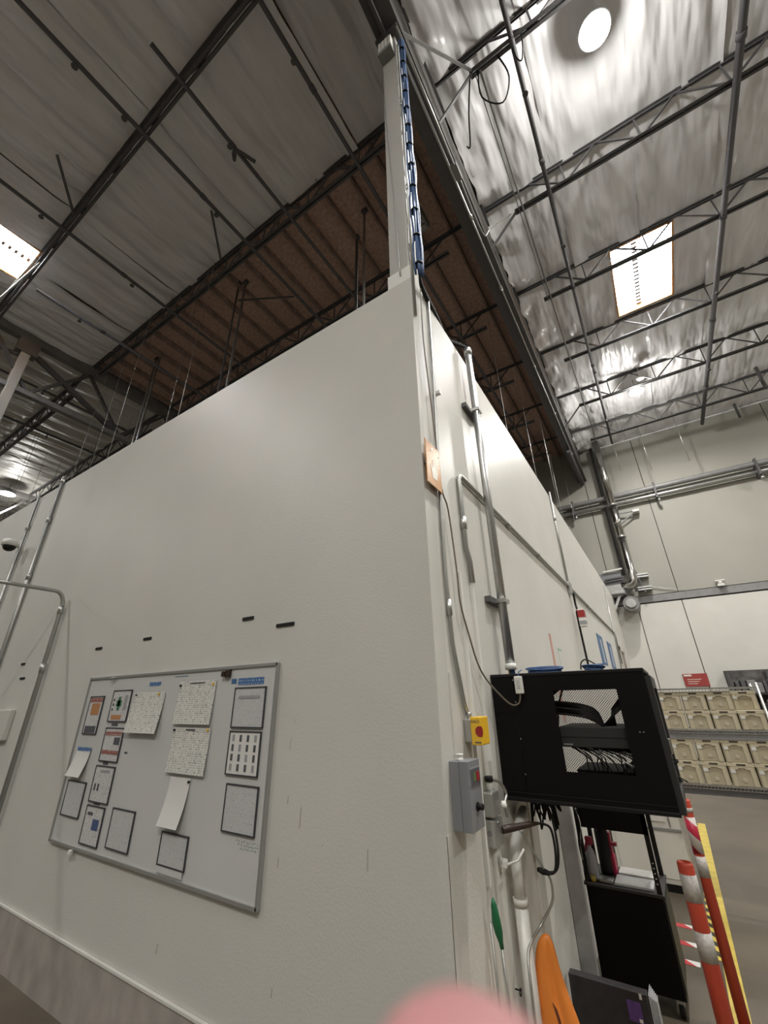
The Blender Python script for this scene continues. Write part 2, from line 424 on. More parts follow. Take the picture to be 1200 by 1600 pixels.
# ------------------------------------------------------------------ skylights
def skylight(n, h):
    x0, x1, y0, y1 = h; t = 0.035
    mb = MB(); za, zb = 10.98, 11.33
    mb.box(x0-t, x0, y0-t, y1+t, za, zb).box(x1, x1+t, y0-t, y1+t, za, zb).box(x0, x1, y0-t, y0, za, zb).box(x0, x1, y1, y1+t, za, zb)
    c = struct(mb.build('window_%d' % n, M['curb']))
    MB().box(x0-t, x1+t, y0-t, y1+t, zb, zb+0.03).build('pane', M['skypane'], c)
    xm = (x0+x1)/2 - (0.1 if n == 1 else 0)
    for s in (-0.055, 0.055): MB().bar((xm+s, y0, 11.16), (xm+s, y1, 11.16), 0.008).build('grille_rail', M['steel_lt'], c)
    yy = y0 + 0.06; first = None
    while yy < y1:
        if first is None: first = MB().box(xm-0.055, xm+0.055, yy, yy+0.05, 11.13, 11.17).build('grille_slat', M['pipe'], c); yf = yy
        else:
            d = first.copy(); COL.objects.link(d); d.location.y = yy - yf
        yy += 0.115
for n, h in enumerate(SKY): skylight(n+1, h)

# ------------------------------------------------------------------ open web joists
def joist_parts(t, x0, x1, y, first_node, panel, endgap=0.55, m=None):
    m = m or M['steel']
    mb = MB()
    for s in (-1, 1): mb.box(x0, x1, y+s*0.012, y+s*0.055, ZJT-0.012, ZJT).box(x0, x1, y+s*0.012, y+s*0.018, ZJT-0.055, ZJT)
    mb.build('top_chord', m, t)
    mb = MB()
    for s in (-1, 1): mb.box(x0+endgap, x1-endgap, y+s*0.012, y+s*0.060, ZJB, ZJB+0.012).box(x0+endgap, x1-endgap, y+s*0.012, y+s*0.02, ZJB, ZJB+0.06)
    mb.build('bottom_chord', m, t)
    zt, zb = ZJT-0.02, ZJB+0.03
    nodes = []
    xx = first_node
    while xx < x1-endgap+0.01: nodes.append(xx); xx += panel
    v = None
    for i, nx in enumerate(nodes):
        l = max(x0+0.02, nx-panel/2); r = min(x1-0.02, nx+panel/2)
        MB().bar((l, y, zt), (nx-0.02, y, zb), 0.028).build('web_bar', m, t)
        MB().bar((nx+0.02, y, zb), (r, y, zt), 0.028).build('web_bar', m, t)
        MB().bar((nx, y, zb), (nx, y, zt), 0.024).build('web_bar', m, t)
ORDN = ['first', 'second', 'third', 'fourth', 'fifth', 'sixth', 'seventh', 'eighth', 'ninth', 'tenth', 'eleventh', 'twelfth', 'thirteenth', 'fourteenth', 'fifteenth', 'sixteenth', 'seventeenth', 'eighteenth', 'nineteenth', 'twentieth', 'twenty-first', 'twenty-second', 'twenty-third', 'twenty-fourth', 'twenty-fifth']
def joist_set(x0, x1, ys, node, panel, side, base_label, group):
    t = None
    for k, y in enumerate(ys):
        lab = base_label(k, y)
        if t is None:
            t = thing('roof_joist', lab, 'joist', ((x0+x1)/2, y, ZJB), group); joist_parts(t, x0, x1, y, node, panel)
        else: dup(t, ((x0+x1)/2, y, ZJB), lab)
R_Y = [y for y in JY if y > -6]
def rl(k, y):
    n = [q for q in R_Y if q >= 1.2]
    if y < 1: return 'dark roof joist crossing the upper right, %s one before the skylight bay' % ('near' if y < -4 else 'middle' if y < -2 else 'last')
    return 'dark roof joist right of the girder, %s from the column' % ORDN[n.index(y)]
joist_set(0.08, XE-0.02, R_Y, 1.56, 1.22, 'r', rl, 'open web joists right of the girder')
L_Y = [y for y in JY if y > -6]
def ll(k, y):
    if y < 1: return 'dark roof joist crossing the upper left blankets, %s from the brown deck' % ORDN[[-1.1, -3.4, -5.7].index(y)]
    return 'dark roof joist under the bare brown deck, %s from the left blankets' % ORDN[[q for q in L_Y if q > 1].index(y)]
joist_set(-11.2, -0.24, L_Y, -10.0, 1.22, 'l', ll, 'open web joists left of the girder')
def fl(k, y): return 'dark roof joist at far left beyond the left column, %s from front' % ORDN[k]
joist_set(-22.4, -11.4, [y for y in JY if y > -4], -21.2, 1.22, 'f', fl, 'open web joists beyond the left column line')

# knee braces from joist bottoms down to the girder
br = None
for i, y in enumerate([1.2, 3.5, 10.45]):
    lab = 'dark steel knee brace between right joist and girder, %s from the column' % ORDN[i]
    if br is None:
        br = tag(MB().bar((0.66, y, ZJB+0.02), (0.045, y+0.0, 9.75), 0.035).build('knee_brace', M['steel'], None, (0.05, y, 9.75)), lab, 'brace', 'knee braces on the girder')
    else:
        dup(br, (0.05, y, 9.75), lab)

# ------------------------------------------------------------------ girders, columns
g = thing('roof_girder', 'deep dark roof girder running back over the corner column to the far wall', 'girder', (-0.08, 0, 9.7))
MB().box(-0.20, 0.04, YS+0.02, YN-0.05, 9.72, ZC-0.02).build('beam_web', M['girder'], g)
MB().box(-0.24, 0.08, YS+0.02, YN-0.05, 9.68, 9.72).build('bottom_flange', M['steel'], g)
MB().box(-0.24, 0.08, YS+0.02, YN-0.05, 10.9, 10.98).build('top_flange', M['steel'], g)

def truss_girder(xg, label):
    t = thing('truss_girder', label, 'girder', (xg, 0, 9.2))
    MB().box(xg-0.10, xg+0.10, YS+0.05, YN-0.05, 10.72, ZC-0.02).build('top_chord', M['girder'], t)
    MB().box(xg-0.09, xg+0.09, YS+0.05, YN-0.05, 9.15, 9.28).build('bottom_chord', M['steel_lt'], t)
    for k in range(len(JY)-1):
        ym = (JY[k]+JY[k+1])/2
        a = JY[k]
        if k == 4: a = -0.1
        for yy in (JY[k], JY[k+1]):
            MB().bar((xg, yy, 10.72), (xg, ym, 9.25), 0.08).build('diagonal', M['steel'], t)
    MB().bar((xg, -0.05, 10.4), (xg, 2.35, 9.25), 0.12).build('knee_brace', M['steel'], t)
    return t
truss_girder(-11.3, 'dark steel truss girder with heavy diagonals above the left column')
truss_girder(-22.6, 'dark steel truss girder farthest to the left beyond the lamp')

c = thing('steel_column', 'tall grey square column rising from the white room corner to the girder', 'column', (-0.11, 0.11, ZW))
MB().cbox(-0.205, -0.01, 0.012, 0.20, ZW, 9.68, 0.012).build('shaft', M['column'], c)
MB().box(-0.215, -0.002, 0.002, 0.215, ZW, 5.08).build('base_sleeve', M['white'], c)
MB().box(-0.26, 0.06, -0.06, 0.28, 9.60, 9.68).build('cap_plate', M['steel'], c)
MB().box(-0.13, -0.09, -0.5, 0.0, 9.55, 9.7).build('cap_bracket', M['steel'], c)
c = thing('steel_column', 'tall grey square column standing at far left in front of the white wall', 'column', (-11.3, -0.28, 0))
MB().cbox(-11.4, -11.2, -0.38, -0.18, 0, 10.3, 0.012).build('shaft', M['column'], c)
MB().box(-11.45, -11.15, -0.43, -0.13, 0, 0.03).build('base_plate', M['steel'], c)
MB().box(-11.43, -11.17, -0.5, -0.06, 10.3, 10.72).build('cap_bracket', M['girder'], c)
MB().bar((-11.3, -0.4, 10.2), (-11.75, -0.9, 10.45), 0.08).build('cap_brace', M['steel'], c)

v = thing('vented_box', 'small white slatted box high on the front of the corner column', 'box', (-0.11, -0.06, 9.03))
MB().box(-0.205, -0.015, -0.10, 0.012, 9.03, 9.10).box(-0.205, -0.015, -0.02, 0.012, 9.1, 9.38).build('housing', M['steel_lt'], v)
for k in range(4):
    MB().box(-0.20+k*0.047, -0.163+k*0.047, -0.09, -0.02, 9.10, 9.37).build('slat', M['white'], v)

# ------------------------------------------------------------------ sprinkler pipes and overhead conduits
def sprinkler_pipe(x, y0, y1, z, r, label, heads):
    t = thing('sprinkler_pipe', label, 'pipe', (x, (y0+y1)/2, z), 'sprinkler pipes under the roof')
    MB().tube([(x, y0, z), (x, y1, z)], r, 10).build('pipe_run', M['pipe'], t)
    f = None
    yy = y0+1.4
    while yy < y1:
        MB().tube([(x, yy-0.05, z), (x, yy+0.05, z)], r*1.25, 10).build('coupling', M['pipe'], t)
        yy += 2.9
    for yy in heads:
        MB().tube([(x, yy, z), (x, yy, z-0.11)], 0.018, 6).tube([(x, yy, z-0.11), (x, yy, z-0.125)], 0.045, 8).build('sprinkler_head', M['pipe'], t)
sprinkler_pipe(1.27, YS+0.1, 13.4, 10.365, 0.036, 'thin dark pipe running back under the right roof, nearer the girder', [1.8, 4.6, 8.9, 11.6])
sprinkler_pipe(4.03, YS+0.1, 13.8, 10.345, 0.055, 'thick dark pipe running back along the right edge of the roof', [2.0, 5.1, 7.7, 10.6])
sprinkler_pipe(-1.45, YS+0.1, 12.0, 10.365, 0.036, 'dark pipe under the left roof nearest to the corner column', [-0.4, 2.6])
sprinkler_pipe(-4.14, YS+0.1, 12.0, 10.365, 0.036, 'dark pipe under the left roof, second from the corner column', [-2.1, -1.4, 0.3, 3.9])
sprinkler_pipe(-3.05, -1.62, 12.0, 10.367, 0.034, 'shorter dark pipe starting under the left roof beside the near joist', [-0.25])
sprinkler_pipe(-6.92, YS+0.1, 12.0, 10.365, 0.036, 'dark pipe under the left roof nearest to the left skylight', [-1.5, 0.2])
sprinkler_pipe(-8.9, -0.9, 12.0, 10.365, 0.036, 'dark pipe under the left roof just before the left column', [0.0])
sprinkler_pipe(-12.6, YS+0.1, 12.0, 10.365, 0.036, 'dark pipe just behind the left column', [0.6])
sprinkler_pipe(-15.0, YS+0.1, 12.0, 10.36, 0.04, 'dark pipe far left behind the second column line', [1.6])
# crooked pipe offset and open brace rods on the left roof
t = thing('pipe_hanger', 'dark bent hanger hooked over the second left pipe', 'hanger', (-3.05, -0.2, 10.3))
MB().tube([(-3.35, 0.0, 10.85), (-3.22, -0.05, 10.42), (-3.05, -0.15, 10.335), (-2.9, 0.15, 10.33)], 0.03, 6).build('hook', M['pipe'], t)
for i, (a, b, lab) in enumerate([((-6.55, -1.15, 10.45), (-6.1, -1.75, 10.95), 'short dark brace rod poking into the blanket left of the near joist'),
                                 ((-4.9, 0.95, 10.4), (-4.55, 0.35, 10.95), 'short dark brace rod poking into the blanket beside the brown deck')]):
    tag(MB().bar(a, b, 0.035).build('brace_rod', M['pipe']), lab, 'rod', 'brace rods on the left roof')
# conduits under the girder
t = thing('girder_conduit', 'thin pale conduit clipped under the girder with bright couplings', 'conduit', (-0.03, 7, 9.64))
MB().tube([(-0.03, 0.05, 9.64), (-0.03, 14.55, 9.64)], 0.02, 8).build('conduit_run', M['emt'], t)
for yy in (2.65, 4.31, 6.95, 9.3, 12.0):
    MB().tube([(-0.03, yy-0.05, 9.64), (-0.03, yy+0.05, 9.64)], 0.034, 8).build('coupling', M['galv'], t)
t = thing('girder_conduit', 'second pale conduit under the girder that bends off to the right joist', 'conduit', (0.05, 1.5, 9.62))
MB().tube([(0.05, -0.05, 9.60), (0.05, 1.9, 9.60)], 0.02, 8).tube([(0.05, 1.9, 9.60), (0.05, 3.0, 9.62), (0.16, 3.12, 9.75), (0.32, 3.3, 10.1), (0.55, 3.45, 10.35)], 0.014, 6).build('conduit_run', M['emt'], t)
MB().box(0.0, 0.09, 1.72, 1.98, 9.56, 9.66).build('junction_box', M['steel_lt'], t)
# a bar end by the far wall
tag(MB().bar((-0.09, 11.6, 9.55), (-0.09, 14.5, 9.55), 0.10).build('angle_bar', M['steel']), 'dark steel bar under the girder ending at the far wall', 'bar')

# loose cables near the first right joist and a straight cable along the right blankets
tag(MB().tube([(0.75, 1.2, 10.38), (0.70, 1.45, 10.2), (0.95, 1.62, 10.05), (1.12, 1.45, 10.2), (1.05, 1.22, 10.4)], 0.012, 6).build('loose_cable', M['rubber']), 'dark cable loop dangling from the first right joist', 'cable')
tag(MB().tube([(1.25, 1.2, 10.42), (1.27, 1.32, 10.22), (1.32, 1.32, 10.05), (1.38, 1.22, 10.15), (1.40, 1.2, 10.42)], 0.010, 6).build('loose_cable', M['rubber']), 'small dark cable loop hanging at the thin pipe crossing', 'cable')
tag(MB().tube([(0.62, 1.2, 10.36), (0.45, 1.55, 10.25), (0.32, 1.9, 10.15), (0.25, 2.0, 10.4)], 0.012, 6).build('loose_cable', M['rubber']), 'dark cable drooping from joist end down past the torn blanket', 'cable')
tag(MB().tube([(0.78, 1.2, 10.36), (0.78, 7, 10.34), (0.80, 13.5, 10.34)], 0.016, 6).build('straight_conduit', M['steel_lt']), 'thin grey line running back under the blankets between girder and first pipe', 'conduit')
tag(MB().tube([(0.70, 1.2, 10.36), (0.72, 5.8, 10.34)], 0.008, 5).build('straight_wire', M['steel_lt']), 'hair thin wire beside the grey line under the right blankets', 'wire')

tag(MB().bar((-0.02, -0.1, 10.3), (0.95, -0.55, 10.9), 0.05).build('brace_rod', M['steel']), 'dark diagonal brace from column head to the upper right', 'rod')
tag(MB().bar((0.05, 0.05, 9.7), (0.66, 1.15, 10.4), 0.035).build('brace_rod', M['steel_lt']), 'grey strut from column head to the first right joist', 'rod')

# ------------------------------------------------------------------ high bay lamps
def lamp(x, y, z, label, r=0.20, power=LAMP_W):
    t = thing('high_bay_lamp', label, 'lamp', (x, y, z), 'high bay lamps')
    MB().lathe([(r*1.02, 0.0), (r*1.08, 0.03), (r*0.9, 0.09), (r*0.45, 0.15), (r*0.3, 0.22), (0.02, 0.24)], (x, y, z), 24).build('housing', M['lamp_body'], t)
    MB().tube([(x, y, z+0.22), (x, y, ZC-0.1)], 0.012, 6).build('hanging_rod', M['steel_lt'], t)
    MB().lathe([(r*0.97, -0.01), (r*0.97, 0.0)], (x, y, z-0.002), 24).build('lens', M['lens'], t)
    ld = bpy.data.lights.new('lamp_light', 'AREA'); ld.shape = 'DISK'; ld.size = r*1.9; ld.energy = power; ld.color = (1.0, 0.98, 0.93)
    lo = bpy.data.objects.new('lamp_light', ld); COL.objects.link(lo); lo.parent = t; lo.location = (0, 0, -0.03)
    ld.spread = math.radians(165)
    pd = bpy.data.lights.new('lamp_spill', 'POINT'); pd.energy = power*0.50; pd.shadow_soft_size = r*0.6; pd.color = (1.0, 0.98, 0.93)
    po = bpy.data.objects.new('lamp_spill', pd); COL.objects.link(po); po.parent = t; po.location = (0, 0, -r*0.7-0.03)
lamp(2.30, 1.78, 10.5, 'bright round lamp at top right of the roof', 0.21)
lamp(2.25, 10.85, 10.5, 'bright round lamp below the skylight near the far wall', 0.21)
lamp(-21.9, 2.6, 10.5, 'bright round lamp at far left above the white wall', 0.3)
for x, y, lab in ((2.3, -7.3, 'behind the viewer to the right'), (-9.0, -8.0, 'behind the viewer to the left'), (-21.9, -9.0, 'far behind on the left'), (9.5, 1.78, 'right of the picture'), (9.5, 10.85, 'right of the picture near the far wall'), (9.5, -9.0, 'behind and right of the viewer')):
    lamp(x, y, 10.5, 'round high bay lamp outside the picture, ' + lab, 0.21)
MB_ = None
# pale disc standing in for a small reflection of the second lamp
tag(MB().lathe([(0.11, 0), (0.12, 0.04), (0.06, 0.08)], (2.42, 10.4, 10.6), 16).tube([(2.42, 10.4, 10.66), (2.42, 10.4, 11.0)], 0.01, 6).build('lamp_reflection', M['white']), 'small pale disc standing for a reflection just above the farther right lamp', 'reflection')
# hanging bits near the far wall top
for i, (x, y, z0, z1, r, m, lab) in enumerate([
        (5.5, 12.4, 10.15, 10.35, 0.05, 'steel', 'dark post stub hanging at right edge below the last joists'),
        (5.15, 14.3, 10.45, 10.75, 0.04, 'steel', 'short dark post stub hanging left of the right edge post'),
        (3.3, 13.6, 9.0, 10.9, 0.012, 'galv', 'thin pale drop rod in front of far wall, right one'),
        (2.2, 13.6, 9.0, 10.9, 0.010, 'galv', 'thin pale drop rod in front of far wall, middle one'),
        (1.3, 13.6, 9.3, 10.9, 0.010, 'galv', 'thin pale drop rod in front of far wall, left one')]):
    tag(MB().tube([(x, y, z0), (x, y, ZC-0.005)], r, 8).build('drop_rod', M[m]), lab, 'rod')

# ------------------------------------------------------------------ hanger wires and rods over the room
rng = random.Random(3)
wire = None
for xx in range(9):
    for yy in range(7):
        x = -0.55 - xx*1.22 + rng.uniform(-0.15, 0.15); y = 1.55 + yy*1.9 + rng.uniform(-0.5, 0.5)
        if rng.random() < 0.25 or abs(x+3.0) < 0.05: continue
        lab = 'thin pale hanger wire dropping from the bare brown deck into the white room'
        if wire is None:
            wire = tag(MB().tube([(0, 0, 0), (0, 0, 6.995)], 0.0045, 4).build('hanger_wire', M['emt'], None, (0, 0, 0)), lab, 'wire', 'hanger wires over the room')
            wire.location = (x, y, 4.2)
        else:
            c = dup(wire, (x, y, 4.2))
wl = None
for i in range(10):
    x = -12.3 - rng.uniform(0, 6.5); y = 0.7 + rng.uniform(0, 2.6)
    lab = 'thin pale hanger wire hanging beyond the left column line'
    c = dup(wire, (x, y, 4.2), lab, 'hanger wires beyond the left column')
def rod(x, y, z0, z1, r, m, lab):
    t = thing('support_rod', lab, 'rod', (x, y, z0))
    MB().tube([(x, y, z0), (x, y, z1)], r, 8).build('rod_shaft', M[m], t)
    MB().box(x-0.06, x+0.06, y-0.04, y+0.04, z1-0.08, z1).build('top_clip', M['steel'], t)
rod(-5.39, 1.915, 4.0, 11.195, 0.030, 'galv', 'shiny conduit rising behind the middle of the white wall to the brown deck')
rod(-5.56, 1.85, 4.0, 11.195, 0.022, 'steel', 'dark rod just left of the shiny conduit behind the middle of the wall')
rod(-9.27, 2.07, 4.0, 11.195, 0.032, 'galv', 'shiny conduit rising behind the left part of the wall')
rod(-9.55, 2.1, 4.0, 11.195, 0.028, 'galv', 'shiny rod left of the conduit behind the left part of the wall')
rod(-2.5, 2.55, 4.0, 11.195, 0.028, 'steel', 'dark rod behind the wall just left of the corner column')
rod(-2.05, 2.2, 4.0, 11.195, 0.026, 'galv', 'pale rod beside the corner column on its left')
t = thing('strut_bar', 'dark horizontal arm reaching right from the top of the middle rod', 'arm', (-5.0, 2.1, 10.5))
MB().bar((-5.5, 1.87, 10.55), (-4.3, 2.5, 10.5), 0.03).build('arm_bar', M['steel'], t)
t = thing('ceiling_unit', 'grey louvred unit hanging under the brown deck left of the column', 'unit', (-0.9, 2.1, 10.1))
MB().box(-1.25, -0.85, 1.9, 2.7, 10.15, 10.4).build('unit_case', M['steel_lt'], t)
for k in range(6): MB().box(-1.22, -0.88, 1.95+k*0.12, 2.03+k*0.12, 10.11, 10.15).build('louvre', M['emt'], t)
for k in (0, 1): MB().tube([(-1.2+k*0.3, 2.3, 10.4), (-1.2+k*0.3, 2.3, 11.1)], 0.012, 6).build('hanging_rod', M['steel'], t)

# suspended cables by the left skylight, its light on them put into white colour
tag(MB().tube([(-8.1, -1.12, 10.36), (-8.4, -1.6, 8.0), (-8.7, -2.0, 5.6)], 0.018, 6).build('lit_cable', M['white']), 'skylit cable coloured white slanting down from the joist beside the left skylight', 'cable')
tag(MB().tube([(-8.05, -1.2, 10.34), (-9.3, -1.24, 10.32), (-10.0, -1.26, 10.30)], 0.014, 6).build('lit_cable', M['white']), 'short skylit cable coloured white tied along the near joist under left skylight', 'cable')

# ------------------------------------------------------------------ far wall fittings
t = thing('wall_pipe_pair', 'two long metal pipes on brackets high across the far wall', 'pipe', (2, YN-0.2, 8.35))
MB().tube([(-9, YN-0.22, 8.36), (XE-0.1, YN-0.22, 8.40)], 0.065, 12).build('lower_pipe', M['galv'], t)
MB().tube([(-9, YN-0.30, 8.62), (XE-0.1, YN-0.30, 8.66)], 0.10, 12).build('upper_pipe', M['steel_lt'], t)
for x in (-0.6, 2.15, 5.0):
    MB().box(x-0.03, x+0.03, YN-0.42, YN-0.02, 8.22, 8.8).build('bracket', M['steel'], t)
    MB().lathe([(0.05, 0), (0.05, 0.12)], (x+0.03, YN-0.3, 8.08), 8).build('bracket_end', M['galv'], t)

t = thing('metal_duct', 'shiny vertical metal duct with an elbow on the far wall', 'duct', (0.72, 14.02, 5.4))
MB().tube([(0.73, 14.02, 10.95), (0.73, 14.02, 8.2)], 0.125, 20).build('upper_section', M['chrome'], t)
MB().tube([(0.73, 14.02, 8.2), (0.74, 14.02, 6.95)], 0.135, 20).build('middle_section', M['chrome'], t)
MB().tube([(0.74, 14.02, 6.95)] + [(0.74, 14.02, 5.55)] + arc((0.54, 14.02, 5.45), 0.20, 0, -math.pi/2, ((1,0,0), (0,0,1)), 6) + [(0.35, 14.02, 5.25)], 0.13, 20).build('elbow_section', M['chrome'], t)
for z in (8.2, 6.95): MB().tube([(0.735, 14.02, z-0.03), (0.735, 14.02, z+0.03)], 0.15, 20).build('seam_ring', M['galv'], t)
tag(MB().tube([(0.50, 14.4, 10.95), (0.50, 14.4, 5.7)], 0.06, 10).build('dark_pipe', M['steel']), 'dark pipe running up beside the shiny duct', 'pipe')
t = thing('duct_bracket', 'galvanized bracket arm sticking right from the duct', 'bracket', (1.1, 14.4, 7.8))
MB().bar((0.8, 14.4, 7.98), (1.42, 14.35, 7.95), 0.05).bar((0.8, 14.4, 7.55), (1.32, 14.35, 7.9), 0.045).build('arm', M['steel_lt'], t)
MB().box(1.30, 1.50, 14.3, 14.585, 7.90, 7.98).build('arm_end', M['white'], t)
t = thing('ventilation_unit', 'grey boxy ventilation unit with round motor beside the duct', 'unit', (0.2, 14.2, 4.6))
MB().cbox(-0.35, 0.42, 13.95, 14.5, 4.95, 5.75, 0.03).build('case', M['ctlgrey'], t)
MB().box(-0.30, 0.38, 13.93, 13.95, 5.0, 5.3).build('front_panel', M['galv'], t)
MB().tube([(0.50, 13.9, 4.62), (0.50, 14.5, 4.62)], 0.24, 20).build('motor', M['steel_lt'], t)
MB().tube([(0.50, 13.82, 4.62), (0.50, 13.9, 4.62)], 0.15, 16).build('motor_end', M['galv'], t)
MB().bar((-0.05, 14.1, 4.45), (0.25, 14.1, 5.0), 0.08).bar((-0.2, 14.1, 4.95), (0.3, 14.1, 4.95), 0.06).build('support_leg', M['galv'], t)
for k, z in enumerate((5.78, 5.5, 5.42)): MB().bar((-0.1, 13.9, z), (0.5, 13.9, z+0.03), 0.05).build('rail', M['white'] if k == 0 else M['steel'], t)
t = thing('strut_rails', 'pair of galvanized strut channels sticking out right of the duct elbow', 'bracket', (0.9, 14.4, 5.3))
for z in (5.52, 5.08):
    MB().box(0.80, 1.2, 14.3, 14.585, z, z+0.045).box(0.80, 1.2, 14.3, 14.585, z+0.08, z+0.125).build('channel', M['galv'], t)
MB().bar((0.85, 14.33, 5.8), (1.0, 14.33, 5.0), 0.05).build('upright', M['steel'], t)
tag(MB().box(2.95, 3.13, YN-0.2, YN-0.02, 4.93, 5.0).lathe([(0.05, 0), (0.07, 0.05), (0.05, 0.1)], (3.04, YN-0.14, 4.99), 10).box(2.92, 3.16, YN-0.2, YN-0.05, 5.08, 5.12).build('wall_sensor', M['white']), 'small white sensor standing on the grey ledge of the far wall', 'sensor')
tag(MB().tube([(0.64, YN-0.06, 4.90), (0.66, YN-0.06, 5.3), (1.9, YN-0.05, 5.0), (2.05, YN-0.05, 5.02)], 0.012, 5).build('wall_cable', M['emt']), 'thin grey cable looping along the far wall above the ledge', 'cable')
t = thing('red_sign', 'red rectangular sign with small white letters on the far wall', 'sign', (1.63, YN-0.06, 2.08))
MB().box(1.33, 1.95, YN-0.06, YN-0.04, 2.06, 2.42).build('sign_plate', M['redsign'], t)
MB().box(1.36, 1.56, YN-0.065, YN-0.06, 2.35, 2.40).build('corner_mark', M['signwhite'], t)
for k in range(3): MB().box(1.42, 1.78-0.06*k, YN-0.064, YN-0.06, 2.25-0.06*k, 2.265-0.06*k).build('text_line', M['signwhite'], t)

# dark display of stock by the far wall, right edge
t = thing('dark_stock_rack', 'tall dark rack crowded with grey stock against the far wall at right', 'rack', (3.6, 14.2, 0))
MB().box(2.36, 5.0, 14.45, 14.52, 0, 2.46).build('back_sheet', M['pod'], t)
for x in (2.38, 3.25, 4.1, 4.95): MB().box(x, x+0.05, 13.95, 14.45, 0, 2.40).build('upright', M['steel'], t)
for z in (0.5, 1.15, 1.8): MB().box(2.38, 5.0, 13.95, 14.45, z, z+0.05).build('shelf', M['charcoal'], t)
rr = random.Random(5)
for z in (0.55, 1.2, 1.85):
    x = 2.5; nb = 0; snm = {0.55: 'lowest', 1.2: 'middle', 1.85: 'top'}[z]
    while x < 4.8:
        wd = rr.uniform(0.06, 0.19)
        b = MB().cbox(x, x+wd, 14.0, 14.35, z, z+rr.uniform(0.15, 0.55), 0.01).build('stock_box', M[rr.choice(['steel', 'charcoal', 'ctlgrey', 'steel_lt', 'steel', 'charcoal', 'girder'])])
        nb += 1; tag(b, 'dim box on the %s shelf of the dark far rack, %s from left' % (snm, ORDN[nb-1]), 'box', 'stock on the dark rack')
        x += wd + rr.uniform(0.005, 0.05)

# ------------------------------------------------------------------ left wall fittings
def wall_conduit(pts, r, label, couplings=(), clips=()):
    t = thing('wall_conduit', label, 'conduit', pts[0])
    MB().tube(pts, r, 10).build('conduit_run', M['emt'], t)
    for p, ax in couplings:
        p = Vector(p); d = Vector(ax)*0.045
        MB().tube([p-d, p+d], r*1.32, 10).build('coupling', M['galv'], t)
    for p in clips:
        x, y, z = p; MB().box(x-0.045, x+0.045, y-0.005, y+r*2.2, z-0.012, z+0.012).build('clip', M['galv'], t)
    return t
Z1 = (0, 0, 1)
wall_conduit([(-6.90, -0.03, 0.0), (-6.90, -0.03, 4.95)], 0.019, 'thin grey conduit up the left wall, leftmost of the vertical three', [((-6.90, -0.03, 4.38), Z1)])
wall_conduit([(-6.08, -0.03, 0.0), (-6.08, -0.03, 5.02)], 0.024, 'shiny grey conduit up the left wall, topmost reaching of the vertical three', [((-6.08, -0.03, 4.95), Z1), ((-6.08, -0.03, 4.3), Z1), ((-6.08, -0.03, 3.45), Z1)])
pts = [(-4.66, -0.04, 0.0), (-4.66, -0.04, 2.86)] + [(-4.66, -0.04-0.10*(1-math.cos(a)), 2.86+0.16*math.sin(a)) for a in [math.pi/2*i/6 for i in range(1, 7)]] + [(-4.66, -0.9, 3.02), (-4.66, -3.2, 3.02)]
wall_conduit(pts, 0.022, 'grey conduit that climbs the left wall and bends out towards the viewer', [((-4.66, -0.04, 2.2), Z1), ((-4.66, -0.04, 2.82), Z1)])
t = thing('dome_camera', 'white dome security camera on an arm at the left wall edge', 'camera', (-6.9, -0.1, 4.02))
MB().cbox(-7.06, -6.96, -0.03, 0.0, 4.00, 4.20, 0.01).build('wall_mount', M['white'], t)
MB().tube([(-7.01, -0.02, 4.10), (-6.97, -0.10, 4.08), (-6.78, -0.17, 4.06)], 0.030, 8).build('arm', M['white'], t)
MB().lathe([(0.095, 0), (0.105, 0.05), (0.09, 0.09), (0.04, 0.105)], (-6.72, -0.2, 3.98), 18).build('body', M['white'], t)
MB().lathe([(0.02, -0.075), (0.05, -0.062), (0.072, -0.034), (0.078, 0.0)], (-6.72, -0.2, 3.98), 18).build('dome', M['black2'], t)
marks = [(-1.528, -1.412, 2.375, 'right of the middle, above the whiteboard'), (-1.171, -1.009, 2.292, 'nearest to the room corner'), (-2.821, -2.701, 2.345, 'above the left part of the whiteboard'),
         (-3.658, -3.540, 2.325, 'above the left end of the whiteboard'), (-5.40, -5.30, 2.28, 'left of the bent conduit, upper one'), (-5.30, -5.17, 2.12, 'left of the bent conduit, lower one')]
for a, b, z, lab in marks:
    tag(MB().box(a, b, -0.008, 0.0, z-0.011, z+0.011).build('hanging_strip', M['black2']), 'small black strip stuck to the left wall, ' + lab, 'strip', 'black strips on the left wall')
tag(MB().cbox(-5.50, -5.12, -0.05, 0.0, 1.50, 1.80, 0.01).build('wall_cover', M['wall']), 'pale square cover on the left wall at the picture edge', 'cover')
# scuffs on the wall: thin paint marks
sc_ = [(-0.42, 1.14, 0.012, 0.09), (-0.86, 1.26, 0.012, 0.10), (-0.96, 1.33, 0.01, 0.04), (-1.0, 1.05, 0.012, 0.05), (-0.70, 1.16, 0.01, 0.01), (-1.93, 0.52, 0.02, 0.05), (-0.98, 0.56, 0.014, 0.04), (-0.95, 1.72, 0.008, 0.03), (-0.97, 1.60, 0.008, 0.06)]
mb = MB()
for x, z, a, b in sc_: mb.prism([(x-a/2, z-b/2), (x+a/3, z-b/2.2), (x+a/2, z+b/2), (x-a/5, z+b/2.4)], 'y', -0.0015, 0.0)
M['scuff'] = mat('scuff_grey', (0.42, 0.39, 0.34), 0.6)
sm = mb.build('scuff_marks', M['scuff'], wall_left)
sm['kind'] = 'stuff'

